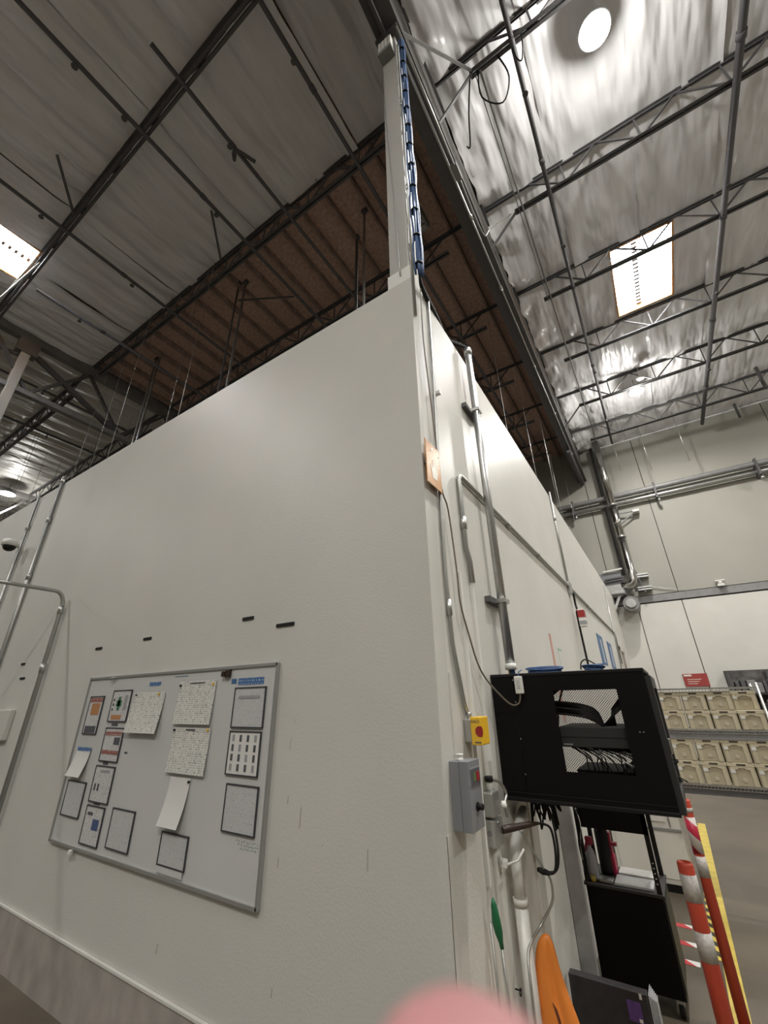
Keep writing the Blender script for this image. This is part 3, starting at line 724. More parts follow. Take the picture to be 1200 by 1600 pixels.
# ------------------------------------------------------------------ whiteboard and its papers
BX0, BX1, BZ0, BZ1 = -3.550, -1.108, 0.838, 2.052
t = thing('whiteboard', 'large aluminium framed whiteboard covered with papers on the left wall', 'whiteboard', ((BX0+BX1)/2, -0.012, BZ0))
MB().box(BX0, BX1, -0.016, -0.002, BZ0, BZ1).build('panel', M['board'], t)
for a, b, c_, d in ((BX0, BX1, BZ1-0.014, BZ1+0.004), (BX0, BX1, BZ0-0.004, BZ0+0.014), (BX0-0.004, BX0+0.012, BZ0, BZ1), (BX1-0.012, BX1+0.004, BZ0, BZ1)):
    MB().box(a, b, -0.026, -0.002, c_, d).build('frame_rail', M['alu'], t)
FY = -0.019
def ln(mb, x0, x1, z, h): mb.box(x0, x1, FY-0.006, FY-0.0045, z, z+h)
def paper(name, x0, x1, z0, z1, m, label, frame=False, curl=0.0, skew=0.0, y=FY, prints=(), group=None, tacks=()):
    t = thing(name, label, 'paper', ((x0+x1)/2, y, z0), group)
    n = 8; vs = []; fs = []
    for i in range(n+1):
        u = i/n; z = z1 + (z0-z1)*u; yy = y - 0.004 - curl*(u**2.0); xs_ = skew*u
        vs += [(x0+xs_, yy, z), (x1+xs_, yy, z)]
    for i in range(n): fs.append((2*i, 2*i+2, 2*i+3, 2*i+1))
    mb = MB(); mb.add(vs, fs, True)
    mb.add([v for v in [(a[0], a[1]+0.0012, a[2]) for a in vs]], [f[::-1] for f in fs], True)
    s = mb.build('sheet', m, t)
    if frame:
        e = 0.006; fm = MB()
        fm.box(x0-e, x1+e, y-0.0075, y+0.002, z1-0.002, z1+e).box(x0-e, x1+e, y-0.0075, y+0.002, z0-e, z0+0.002)
        fm.box(x0-e, x0+0.002, y-0.0075, y+0.002, z0, z1).box(x1-0.002, x1+e, y-0.0075, y+0.002, z0, z1)
        fm.build('holder_edge', M['holder'], t)
    for (a, b, c_, d, mm) in prints:   # printed blocks, as fractions of the sheet
        MB().box(x0+(x1-x0)*a, x0+(x1-x0)*b, y-0.0062, y-0.005, z0+(z1-z0)*c_, z0+(z1-z0)*d).build('printed_block', M[mm], t)
    for (a, c_, mm) in tacks:
        px, pz = x0+(x1-x0)*a, z0+(z1-z0)*c_
        MB().tube([(px, y-0.014, pz), (px, y-0.004, pz)], 0.008, 10).build('magnet', M[mm], t)
    return t
M['pblk'] = mat('print_black', (0.08, 0.08, 0.09), 0.6)
M['pgrn'] = mat('print_green', (0.05, 0.16, 0.09), 0.6)
M['pred'] = mat('print_red', (0.28, 0.08, 0.06), 0.6)
M['pora'] = mat('print_orange', (0.42, 0.20, 0.08), 0.6)
M['pgry'] = mat('print_grey', (0.30, 0.30, 0.31), 0.6)
M['pblu'] = mat('print_blue', (0.06, 0.09, 0.20), 0.6)
paper('posted_sheet', -3.452, -3.222, 1.606, 1.893, M['text'], 'framed flyer with orange picture at the top left of the whiteboard', True, prints=[(.05, .95, .85, .97, 'redtext'), (.25, .85, .5, .82, 'pora'), (.1, .9, .02, .2, 'pblk')])
paper('posted_sheet', -3.068, -2.787, 1.704, 1.933, M['text'], 'framed sheet with green cross chart near the whiteboard top left', True, prints=[(.36, .5, .35, .8, 'pgrn'), (.28, .58, .48, .68, 'pgrn'), (.08, .16, .66, .74, 'pblk'), (.08, .16, .5, .58, 'pblk'), (.08, .16, .34, .42, 'pblk'), (.7, .86, .35, .85, 'pgry'), (.15, .7, .05, .2, 'pora')])
paper('posted_sheet', -2.735, -2.300, 1.626, 1.916, M['grid'], 'wide pinned grid sheet in the upper middle left of the whiteboard', False, curl=0.03, tacks=[(.08, .93, 'pblk'), (.82, .93, 'yellow')])
paper('posted_sheet', -3.056, -2.784, 1.422, 1.651, M['text'], 'framed sheet with red banners below the green cross chart', True, prints=[(.04, .96, .78, .9, 'redtext'), (.6, .92, .5, .72, 'pblk'), (.04, .96, .2, .32, 'redtext')])
paper('posted_sheet', -3.462, -3.221, 1.292, 1.503, M['paper'], 'blank curled sheet with blue header at the whiteboard left edge', False, curl=0.035, skew=-0.03, prints=[(.02, .98, .86, 1.0, 'qtext')])
paper('posted_sheet', -3.070, -2.790, 1.150, 1.382, M['text'], 'framed sheet with two small dark figures under the red banner sheet', True, prints=[(.12, .2, .3, .5, 'pblk'), (.3, .38, .3, .5, 'pblk'), (.3, .8, .84, .9, 'pgry')])
paper('posted_sheet', -3.470, -3.176, 1.024, 1.254, M['textfaint'], 'faint framed sheet at lowest left of the whiteboard', True)
paper('posted_sheet', -3.066, -2.808, 0.886, 1.119, M['text'], 'framed sheet with dark blue square near the whiteboard bottom left', True, prints=[(.12, .42, .76, .84, 'pblk'), (.5, .85, .4, .68, 'pblu')])
paper('posted_sheet', -2.684, -2.397, 0.907, 1.135, M['textfaint'], 'framed grey typed sheet at the bottom between left and middle papers', True)
paper('posted_sheet', -2.127, -1.700, 1.692, 1.975, M['grid'], 'large handwritten grid sheet at the top middle right of the whiteboard', False, curl=0.012, tacks=[(.04, .9, 'black2'), (.93, .9, 'yellow')], prints=[(.3, .7, .93, .96, 'pblk')])
paper('posted_sheet', -2.110, -1.687, 1.396, 1.671, M['grid'], 'large handwritten grid sheet directly below the top one', False, curl=0.012, tacks=[(.04, .94, 'black2'), (.93, .96, 'yellow')], prints=[(.35, .6, .93, .97, 'pblk')])
paper('posted_sheet', -2.045, -1.825, 1.105, 1.375, M['paper'], 'curled white sheet hanging below the two grid sheets', False, curl=0.04, skew=-0.015, tacks=[(.96, .93, 'black2')])
paper('posted_sheet', -2.035, -1.760, 0.905, 1.068, M['textfaint'], 'pale sheet in clear pocket at the whiteboard bottom middle', True, prints=[(.0, .98, -.25, .0, 'board')])
paper('posted_sheet', -1.485, -1.198, 1.683, 1.911, M['textfaint'], 'framed typed sheet at the top right of the whiteboard', True, prints=[(.15, .85, .72, .8, 'pgry')])
pr = []
for i in range(4):
    for j in range(4): pr.append((.10+.24*i, .17+.24*i, .08+.23*j, .24+.23*j, 'pblk' if (i+j) % 3 else 'pgry'))
paper('posted_sheet', -1.484, -1.203, 1.425, 1.655, M['paper'], 'framed sheet with rows of small dark figures on the right side', True, prints=pr)
paper('posted_sheet', -1.456, -1.181, 1.142, 1.371, M['textfaint'], 'framed glossy sheet at the lower right of the whiteboard', True)
for a, b, c_, d, lab in ((-2.552, -2.395, 1.957, 1.986, 'small blue label strip above the wide grid sheet'), (-1.544, -1.494, 1.942, 1.973, 'tiny blue square label left of the long blue strip'), (-1.476, -1.226, 1.932, 1.974, 'long blue label strip at the whiteboard top right'),
                         (-2.22, -2.05, 2.012, 2.016, 'thin dark marker line at the whiteboard top middle')):
    tag(MB().box(a, b, -0.0185, -0.0162, c_, d).build('label_strip', M['qtext'] if b-a > 0.06 and d-c_ > 0.02 else M['bluestrip']), lab, 'label')
for a, b, c_, d, lab in ((-3.0, -2.903, 1.668, 1.688, 'tiny dark label under the green cross chart'), (-2.994, -2.917, 1.394, 1.413, 'tiny dark label under the red banner sheet'), (-2.996, -2.904, 1.13, 1.149, 'tiny dark label under the two figure sheet'), (-2.71, -2.67, 1.482, 1.494, 'tiny dark mark right of the red banner sheet')):
    tag(MB().box(a, b, -0.0185, -0.0162, c_, d).build('label_strip', M['pblk']), lab, 'label')
t = thing('magnet_clip', 'dark reddish clip magnet at the whiteboard top edge', 'magnet', (-1.59, -0.03, 1.99))
MB().cbox(-1.635, -1.60, -0.045, -0.017, 1.99, 2.025, 0.004).build('clip_half', M['brown'], t)
MB().cbox(-1.598, -1.555, -0.040, -0.017, 1.985, 2.035, 0.004).build('clip_half', M['brown'], t)
tag(MB().tube([(-3.17, -0.03, 2.045), (-3.13, -0.05, 2.03), (-3.08, -0.03, 2.045)], 0.008, 6).build('silver_clip', M['chrome']), 'silver clip on the whiteboard top rail at left', 'clip')
tag(MB().cbox(-3.17, -3.13, -0.04, -0.017, 0.80, 0.83, 0.005).build('white_clip', M['white']), 'white clip under the whiteboard bottom rail', 'clip')
# green handwriting below the lower right sheet
mb = MB(); hr = random.Random(11)
for row in range(3):
    x = -1.33 + 0.02*row
    while x < -1.15:
        p = [(x + 0.004*k, -0.0170, 1.108-row*0.016 + hr.uniform(-0.005, 0.005)) for k in range(4)]
        mb.tube(p, 0.0011, 3, False); x += hr.uniform(0.016, 0.026)
hw = tag(mb.build('handwriting', mat('green_ink', (0.12, 0.22, 0.17), 0.6)), 'faint green handwriting on the whiteboard below the lower right sheet', 'handwriting')
hw['kind'] = 'stuff'

# ------------------------------------------------------------------ right wall fittings
# big conduit carrying the data cables
t = thing('large_conduit', 'thick galvanized conduit standing off the side wall above the black cabinet', 'conduit', (0.07, 1.06, 2.0))
MB().tube([(0.075, 1.015, 2.03), (0.075, 1.015, 4.93)], 0.032, 16).build('conduit_run', M['galv'], t)
MB().tube([(0.075, 1.015, 4.90), (0.075, 1.015, 4.97)], 0.038, 16).build('top_bushing', M['galv'], t)
MB().tube([(0.075, 1.015, 2.0), (0.075, 1.015, 2.04)], 0.038, 16).build('bottom_bushing', M['white'], t)
for z in (4.21, 2.47):
    st = MB().box(0.0, 0.042, 0.86, 1.20, z-0.02, z+0.022).build('strut_channel', M['steel'], t)
    MB().box(0.036, 0.118, 0.968, 1.062, z-0.014, z+0.014).build('clamp', M['galv'], t)
    MB().tube([(0.08, 1.06, z), (0.08, 1.10, z)], 0.013, 6).build('clamp_bolt', M['galv'], t)
# cables that spill over the wall top and the blue bundle on the column
t = thing('cable_bundle', 'tied bundle of blue network cables running up the corner column', 'cable', (0.06, 0.05, 4.9))
rb = random.Random(2)
for k in range(9):
    ox, oy = rb.uniform(-0.024, 0.024), rb.uniform(-0.024, 0.024)
    pts = []
    for i in range(40):
        z = 4.98 + (9.45-4.98)*i/39
        s = 1.0 + 0.45*math.sin(z*math.pi/0.62)**2 * max(0, 1-(z-5)/3.5)
        pts.append((0.055+ox*s+0.004*math.sin(z*7+k), 0.06+oy*s, z))
    MB().tube(pts, 0.0095, 5).build('cable', M['blue'], t)
for k in range(12):
    z = 5.1 + k*0.37
    MB().tube([(0.055, 0.06, z-0.008), (0.055, 0.06, z+0.008)], 0.037, 10).build('cable_tie', M['rubber'], t)
wall_conduit([(0.012, 0.025, 4.5), (0.012, 0.025, 9.3)], 0.011, 'slim pale conduit beside the blue bundle on the column', [((0.012, 0.025, 6.2), Z1), ((0.012, 0.025, 7.8), Z1)])
tag(MB().tube([(-0.09, -0.004, 5.0), (-0.12, -0.006, 6.2), (-0.17, -0.006, 7.6), (-0.19, -0.006, 8.9)], 0.006, 5).build('thin_wire', M['emt']), 'thin pale wire drawn down the front of the corner column', 'wire')
t = thing('cable_bundle', 'dark data cables draped along the top edge of side wall', 'cable', (0.03, 0.5, 4.9))
for k in range(5):
    o1, o2 = rb.uniform(-0.012, 0.02), rb.uniform(-0.015, 0.02)
    pts = [(0.055, 0.06, 5.0), (0.04+o1, 0.12, 4.93+o2), (0.02+o1, 0.30, 4.94+o2*1.5), (0.0+o1, 0.50, 4.95+o2), (-0.03+o1, 0.75, 4.95+o2), (0.03+o1, 0.93, 4.99+o2), (0.075, 1.01, 4.99), (0.075, 1.015, 4.9)]
    MB().tube(pts, 0.010, 5).build('cable', M['rubber'] if k % 2 else M['charcoal'], t)
# thin conduits
wall_conduit([(0.015, 0.325, 1.74), (0.015, 0.285, 1.80), (0.015, 0.20, 2.10), (0.015, 0.18, 2.5), (0.015, 0.20, 3.1), (0.015, 0.255, 3.97), (0.015, 0.28, 4.95)], 0.012,
             'slim conduit climbing the side wall past the orange sign to the wall top', [((0.016, 0.19, 2.3), Z1)], [(0.012, 0.25, 3.9)])
pts = [(0.02, 0.60, 2.53), (0.02, 0.60, 2.68), (0.02, 0.55, 2.76), (0.02, 0.545, 3.28)] + [(0.02, 0.545+0.06*(1-math.cos(a)), 3.28+0.07*math.sin(a)) for a in [math.pi/2*i/5 for i in range(1, 6)]] + [(0.02, 4.8, 3.36), (0.02, 10.9, 3.37), (0.02, 11.0, 3.3), (0.02, 11.02, 2.6)]
t = wall_conduit(pts, 0.017, 'grey conduit rising then running back along the whole side wall', [((0.02, 1.75, 3.35), (0, 1, 0)), ((0.02, 2.9, 3.355), (0, 1, 0)), ((0.02, 6.5, 3.36), (0, 1, 0)), ((0.02, 0.55, 2.95), Z1)])
wall_conduit([(0.02, 4.72, 3.42), (0.02, 4.72, 4.98)], 0.016, 'slim vertical conduit from the long one up to the wall top', [((0.02, 4.72, 4.5), Z1)])
wall_conduit([(0.02, 10.4, 2.4), (0.02, 11.3, 4.75)], 0.014, 'slim far conduit near the end of the side wall')
tag(MB().cbox(0.0, 0.05, 4.66, 4.80, 3.24, 3.42, 0.006).build('junction_box', M['galv']), 'small metal junction box where the two wall conduits meet', 'box')
t = thing('cable_drop', 'black cord drop with a red and white tag on the side wall', 'cord', (0.06, 4.75, 2.2))
MB().tube([(0.06, 4.74, 3.26), (0.05, 4.80, 3.1), (0.07, 4.72, 2.98), (0.05, 4.74, 2.9), (0.06, 4.74, 2.1)], 0.016, 6).build('cord', M['rubber'], t)
MB().cbox(0.07, 0.16, 4.66, 4.78, 2.75, 3.0, 0.006).build('tag_plate', M['white'], t)
MB().box(0.069, 0.161, 4.655, 4.785, 2.88, 2.98).build('red_stripe', M['red'], t)
MB().box(0.069, 0.161, 4.655, 4.785, 2.78, 2.83).build('dark_stripe', M['pgry'], t)
# raceways (white plastic) on the side wall
tag(MB().box(0, 0.018, 0.595, 0.625, 1.42, 2.52).build('raceway', M['white']), 'white plastic raceway below the bent conduit end', 'raceway')
tag(MB().box(0, 0.018, 0.395, 0.42, 1.0, 2.56).build('raceway', M['white']), 'white plastic raceway between slim conduit and bent conduit', 'raceway')
tag(MB().box(0, 0.012, 0.50, 0.515, 0.1, 1.75).build('raceway', M['offwhite']), 'narrow cream raceway running down behind the outlets', 'raceway')
tag(MB().box(0, 0.010, 0.14, 0.15, 1.57, 1.95).build('thin_raceway', M['wall_side']), 'hairline cream strip above the grey control box', 'raceway')
# brown wire across wall to the tag on the cabinet
tag(MB().tube([(0.026, 0.12, 4.9), (0.026, 0.10, 4.3), (0.026, 0.15, 3.7), (0.026, 0.20, 3.1), (0.026, 0.28, 2.95), (0.026, 0.33, 2.55), (0.026, 0.34, 2.35), (0.026, 0.44, 2.15), (0.026, 0.52, 2.02), (0.04, 0.60, 1.93), (0.09, 0.70, 1.83), (0.13, 0.745, 1.785), (0.17, 0.755, 1.79), (0.185, 0.755, 1.82), (0.188, 0.755, 1.845)], 0.0055, 5).build('wandering_cable', mat('brown_cord', (0.16, 0.13, 0.10), 0.5)),
    'thin brown cord wandering down the side wall to the white injector', 'cord')
t = thing('cable_injector', 'small white inline box hanging in front of the black cabinet', 'adapter', (0.19, 0.755, 1.84))
MB().cbox(0.165, 0.213, 0.742, 0.768, 1.845, 1.945, 0.006).build('case', M['white'], t)
MB().box(0.175, 0.200, 0.7405, 0.742, 1.87, 1.925).build('printed_label', M['text'], t)
MB().tube([(0.19, 0.755, 1.94), (0.195, 0.765, 1.97), (0.205, 0.80, 1.982)], 0.004, 5).build('lead', M['blue'], t)

# orange wall sign with dashed white border and a raised hand
t = thing('orange_sign', 'orange warning sign with dashed white border and hand symbol on the side wall', 'sign', (0.02, 0.16, 3.05))
sx = 0.034; ya, yb, za, zb = -0.012, 0.195, 3.03, 3.345
MB().box(sx-0.005, sx, ya, yb, za, zb).build('sign_plate', M['orangesign'], t)
for y in (ya+0.03, yb-0.03): MB().box(0.002, sx-0.005, y-0.006, y+0.006, (za+zb)/2-0.012, (za+zb)/2+0.012).build('standoff', M['steel'], t)
for k in range(9):
    z = za+0.018+k*0.0345
    for y in (ya+0.006, yb-0.012): MB().box(sx, sx+0.0012, y, y+0.006, z, z+0.018).build('border_dash', M['signwhite'], t)
for k in range(6):
    y = ya+0.020+k*0.029
    for z in (za+0.006, zb-0.012): MB().box(sx, sx+0.0012, y, y+0.015, z, z+0.006).build('border_dash', M['signwhite'], t)
hand = [(0.125, 3.17), (0.175, 3.17), (0.190, 3.225), (0.195, 3.27), (0.186, 3.27), (0.180, 3.24), (0.178, 3.305), (0.168, 3.305), (0.166, 3.25), (0.163, 3.315), (0.152, 3.315), (0.150, 3.25), (0.146, 3.305), (0.136, 3.305), (0.134, 3.245), (0.115, 3.27), (0.106, 3.262), (0.120, 3.21)]
MB().prism([((y-0.15)*1.15+(ya+yb)/2, z-0.085) for y, z in hand], 'x', sx, sx+0.0014).build('hand_symbol', M['signwhite'], t)
for y, z in ((0.075, 3.285), (0.19, 3.285)): MB().bar((sx+0.001, y-0.018, z), (sx+0.001, y+0.018, z+0.035), 0.002, 0.012).build('slash_mark', M['signwhite'], t)

# yellow stopper station on its grey back box
t = thing('emergency_button', 'yellow covered emergency station on a grey back box', 'button', (0.05, 0.34, 1.62))
MB().cbox(0.0, 0.045, 0.285, 0.375, 1.615, 1.725, 0.006).build('back_box', M['emt'], t)
MB().cbox(0.045, 0.100, 0.270, 0.390, 1.605, 1.735, 0.005).build('yellow_cover', M['yellow'], t)
text_mesh('EVACU', 0.0200, M['pblk'], 'lettering', t, (0.0470, 0.2693, 1.706), (0.78, 0, 0), (0, 0, 1))
octo = [(0.093+0.024*math.cos(math.pi/8+k*math.pi/4), 1.668+0.026*math.sin(math.pi/8+k*math.pi/4)) for k in range(8)]
octo = [(min(a, 0.0995), b) for a, b in octo]
MB().prism(octo, 'y', 0.2688, 0.2702).build('octagon_mark', M['red'], t)
octf = [(max(0.2705, 0.274+0.024*math.cos(math.pi/8+k*math.pi/4)), 1.668+0.026*math.sin(math.pi/8+k*math.pi/4)) for k in range(8)]
MB().prism(octf, 'x', 0.0995, 0.101).build('octagon_mark', M['red'], t)
MB().box(0.062, 0.097, 0.2690, 0.2702, 1.615, 1.621).build('small_print', M['pblk'], t)
MB().lathe([(0.014, 0), (0.014, 0.03), (0.010, 0.035)], (0.025, 0.315, 1.722), 10).build('conduit_nut', M['galv'], t)

# grey control box
t = thing('control_box', 'grey metal control box with indicator window and black knob', 'control box', (0.05, 0.14, 1.28))
MB().box(0.0, 0.048, 0.072, 0.212, 1.285, 1.552).build('back_case', M['ctlgrey'], t)
MB().cbox(0.050, 0.096, 0.070, 0.214, 1.283, 1.555, 0.002).build('cover', M['ctlgrey'], t)
MB().box(0.096, 0.099, 0.085, 0.200, 1.455, 1.525).build('window_frame', M['alu'], t)
MB().box(0.0985, 0.1005, 0.089, 0.196, 1.459, 1.521).build('window_field', M['pblk'], t)
MB().box(0.1005, 0.102, 0.118, 0.140, 1.472, 1.506).build('green_indicator', M['greenlamp'], t)
MB().box(0.1005, 0.102, 0.152, 0.186, 1.470, 1.508).build('red_indicator', M['red'], t)
MB().tube([(0.096, 0.14, 1.372), (0.125, 0.14, 1.372)], 0.013, 14).tube([(0.096, 0.14, 1.372), (0.102, 0.14, 1.372)], 0.018, 14).build('knob', M['rubber'], t)
MB().lathe([(0.016, 0), (0.016, 0.012), (0.012, 0.012), (0.012, 0.022), (0.017, 0.022), (0.017, 0.03)], (0.04, 0.115, 1.552), 10).build('top_fitting', M['white'], t)

# outlets
t = thing('outlet_box', 'grey metal outlet box with cord strain relief beside the control box', 'outlet', (0.03, 0.52, 1.25))
MB().cbox(0.0, 0.055, 0.455, 0.56, 1.262, 1.372, 0.008).build('box_body', M['emt'], t)
MB().tube([(0.028, 0.50, 1.37), (0.028, 0.50, 1.42)], 0.016, 12).build('white_coupling', M['white'], t)
MB().tube([(0.028, 0.50, 1.415), (0.028, 0.50, 1.44)], 0.022, 12).build('rubber_boot', M['rubber'], t)
MB().tube([(0.032, 0.515, 1.42), (0.05, 0.60, 1.40), (0.06, 0.66, 1.34), (0.06, 0.62, 1.30), (0.06, 0.63, 1.24)], 0.008, 6).build('cord_loop', M['emt'], t)
MB().lathe([(0.016, 0), (0.018, 0.01), (0.012, 0.03)], (0.06, 0.60, 1.285), 10).build('cable_clamp', M['white'], t)
t = thing('outlet_box', 'bright metal outlet box with round knockouts below the first', 'outlet', (0.03, 0.52, 1.14))
MB().cbox(0.0, 0.052, 0.455, 0.575, 1.135, 1.252, 0.006).build('box_body', M['galv'], t)
MB().tube([(0.020, 0.4545, 1.195), (0.020, 0.4525, 1.195)], 0.013, 14).build('knockout', M['steel_lt'], t)
MB().tube([(0.052, 0.50, 1.235), (0.056, 0.50, 1.235)], 0.008, 8).build('screw', M['chrome'], t)
t = thing('power_plug', 'brown black power adapter plugged into the lower metal box', 'plug', (0.1, 0.6, 1.19))
MB().tube([(0.052, 0.55, 1.195), (0.075, 0.60, 1.195), (0.15, 0.70, 1.20), (0.19, 0.75, 1.20)], [0.017, 0.019, 0.014, 0.007], 12).build('plug_body', M['brown'], t)
MB().tube([(0.19, 0.75, 1.20), (0.235, 0.80, 1.175), (0.245, 0.80, 1.08), (0.235, 0.78, 1.00), (0.21, 0.76, 0.985), (0.19, 0.76, 0.99)], 0.0065, 6).build('cord', M['rubber'], t)
t = thing('looped_cable', 'looped black cord with an inline connector hanging under the cabinet', 'cord', (0.2, 0.8, 1.0))
MB().tube([(0.20, 0.86, 1.30), (0.235, 0.86, 1.22), (0.25, 0.84, 1.10), (0.245, 0.82, 1.02), (0.225, 0.80, 0.985), (0.19, 0.77, 0.985)], 0.0065, 6).build('cord', M['rubber'], t)
MB().tube([(0.155, 0.74, 1.0), (0.175, 0.76, 0.99), (0.20, 0.78, 0.98)], [0.010, 0.016, 0.010], 8).build('connector', M['rubber'], t)
t = thing('wall_outlet', 'cream duplex outlet plate low on the side wall with a plug in it', 'outlet', (0.01, 0.58, 0.97))
MB().cbox(0.0, 0.008, 0.530, 0.62, 0.965, 1.105, 0.003).build('cover_plate', M['white'], t)
for z in (1.005, 1.065):
    MB().cbox(0.008, 0.011, 0.555, 0.595, z-0.015, z+0.015, 0.001).build('receptacle', M['offwhite'], t)
    for y in (0.566, 0.580): MB().box(0.011, 0.0115, y, y+0.003, z-0.004, z+0.008).build('slot', M['slot'], t)
tag(MB().cbox(0.012, 0.05, 0.56, 0.60, 1.03, 1.065, 0.006).tube([(0.05, 0.58, 1.045), (0.09, 0.63, 1.055), (0.12, 0.66, 1.10)], 0.006, 6).build('white_plug', M['white']), 'cream plug in the low wall outlet', 'plug')
t = thing('white_pipe', 'thick white painted pipe standing at the side wall below the outlets', 'pipe', (0.06, 0.70, 0))
MB().tube([(0.055, 0.70, 0.0), (0.055, 0.70, 0.86)], 0.034, 16).build('lower_pipe', M['wall_side'], t)
MB().tube([(0.055, 0.70, 0.86)] + [(0.055, 0.70, 1.02), (0.05, 0.74, 1.10), (0.045, 0.90, 1.17), (0.04, 1.0, 1.2)], 0.029, 16).build('bent_pipe', M['wall_side'], t)
MB().tube([(0.055, 0.70, 0.85), (0.055, 0.70, 0.88)], 0.038, 16).build('joint_ring', M['offwhite'], t)
tag(MB().tube([(0.09, 0.72, 1.17), (0.16, 0.74, 1.05), (0.18, 0.76, 1.0), (0.20, 0.79, 0.95), (0.19, 0.80, 0.86), (0.12, 0.78, 0.76), (0.08, 0.66, 0.70), (0.09, 0.60, 0.58), (0.09, 0.60, 0.35), (0.10, 0.60, 0.0)], 0.0065, 6).build('hanging_cable', M['emt']), 'grey cord hanging down the side wall to the floor', 'cord')
t = thing('cable_tangle', 'tangle of thin black cables hanging under the black cabinet', 'cable', (0.15, 0.95, 1.1))
for k in range(22):
    a = rb.uniform(0.11, 0.20); b = rb.uniform(0.90, 1.06); L = rb.uniform(0.06, 0.16)
    da, db = rb.uniform(-.03, .05), rb.uniform(-.05, .06)
    pts = [(a+da*math.sin(u*math.pi)+0.02*u, b+db*u, 1.29-L*math.sin(u*math.pi)) for u in [i/9 for i in range(10)]]
    MB().tube(pts, 0.0048, 5).build('cable', M['rubber'], t)
t = thing('green_grip_tool', 'green rubber grip tool on two thin grey rods at the side wall', 'tool', (0.06, 0.37, 0))
MB().tube([(0.05, 0.335, 0.985), (0.05, 0.338, 0.96), (0.052, 0.345, 0.90), (0.055, 0.355, 0.86), (0.055, 0.37, 0.82), (0.055, 0.375, 0.80)], [0.004, 0.013, 0.020, 0.018, 0.010, 0.009], 12).build('grip', M['green'], t)
MB().tube([(0.055, 0.37, 0.82), (0.06, 0.40, 0.5), (0.06, 0.42, 0.0)], 0.006, 6).build('rod', M['emt'], t)
MB().tube([(0.03, 0.33, 0.90), (0.03, 0.35, 0.5), (0.03, 0.36, 0.0)], 0.005, 6).build('rod', M['emt'], t)

# notices on the side wall behind the cabinet
tag(MB().box(0, 0.004, 2.79, 2.87, 1.6, 2.45).build('paper_strip', mat('pink_strip', (0.55, 0.30, 0.25), 0.6)), 'narrow pink paper strip on the side wall above the cabinet', 'notice')
tag(MB().box(0, 0.004, 3.12, 3.30, 1.9, 2.33).build('paper_strip', print_mat('green_notice', (0.62, 0.62, 0.58), (0.15, 0.4, 0.3), 0.05, 0.5, 40)), 'white strip with green print right of the pink strip', 'notice')
for y, lab in ((7.0, 'nearer'), (8.55, 'farther')):
    t = thing('blue_notice', 'blue and white notice on the far part of side wall, %s one' % lab, 'notice', (0.005, y+0.3, 2.3))
    MB().box(0.001, 0.01, y, y+0.75, 2.38, 2.93).build('notice_plate', M['bluestrip'], t)
    MB().box(0.01, 0.012, y+0.35, y+0.45, 2.42, 2.85).build('white_text', M['signwhite'], t)
    MB().box(0.001, 0.01, y+0.1, y+0.7, 2.05, 2.36).build('lower_sheet', M['paper'], t)

# grey upright board that closes the side wall niche
tag(MB().box(0.004, 0.105, 1.92, 1.96, 0.0, 1.75).build('upright_board', M['greyboard']), 'scuffed grey white upright board between side wall and black cart', 'board')

# ------------------------------------------------------------------ black wall cabinet
X0, X1, Y0, Y1, Z0, Z1_ = 0.003, 0.865, 0.785, 1.40, 1.285, 1.962
t = thing('network_cabinet', 'black wall mounted network cabinet with an open window in its side', 'cabinet', ((X0+X1)/2, (Y0+Y1)/2, Z0))
hx0, hx1, hz0, hz1 = 0.375, 0.715, 1.445, 1.858
mb = MB()
mb.box(0.145, hx0, Y0, Y0+0.012, Z0+0.02, Z1_-0.02).box(hx1, X1, Y0, Y0+0.012, Z0+0.02, Z1_-0.02).box(hx0, hx1, Y0, Y0+0.012, Z0+0.02, hz0).box(hx0, hx1, Y0, Y0+0.012, hz1, Z1_-0.02)
sp = mb.build('side_panel', M['black'], t)
MB().box(X0, 0.140, Y0+0.003, Y0+0.015, Z0, Z1_).build('wall_section', M['black'], t)
MB().box(X0, X0+0.012, Y0+0.015, Y1, Z0, Z1_).build('back_panel', M['black'], t)
MB().cbox(X0, X1+0.004, Y0-0.004, Y1+0.004, Z1_-0.02, Z1_, 0.004).build('top_panel', M['black2'], t)
MB().cbox(X0, X1+0.004, Y0-0.004, Y1+0.004, Z0, Z0+0.02, 0.004).build('bottom_panel', M['black2'], t)
fd = MB()
fd.box(X1, X1+0.028, Y0+0.01, Y0+0.09, Z0+0.01, Z1_-0.04).box(X1, X1+0.028, Y1-0.07, Y1-0.01, Z0+0.01, Z1_-0.04).box(X1, X1+0.028, Y0+0.09, Y1-0.07, Z0+0.01, Z0+0.07).box(X1, X1+0.028, Y0+0.09, Y1-0.07, Z1_-0.10, Z1_-0.04)
dr = fd.build('front_door', M['charcoal'], t)
MB().box(X1+0.01, X1+0.014, Y0+0.09, Y1-0.07, Z0+0.07, Z1_-0.10).build('door_glass', M['black2'], dr)
MB().cbox(X1+0.028, X1+0.04, Y0+0.03, Y0+0.05, 1.55, 1.62, 0.003).build('door_latch', M['chrome'], dr)
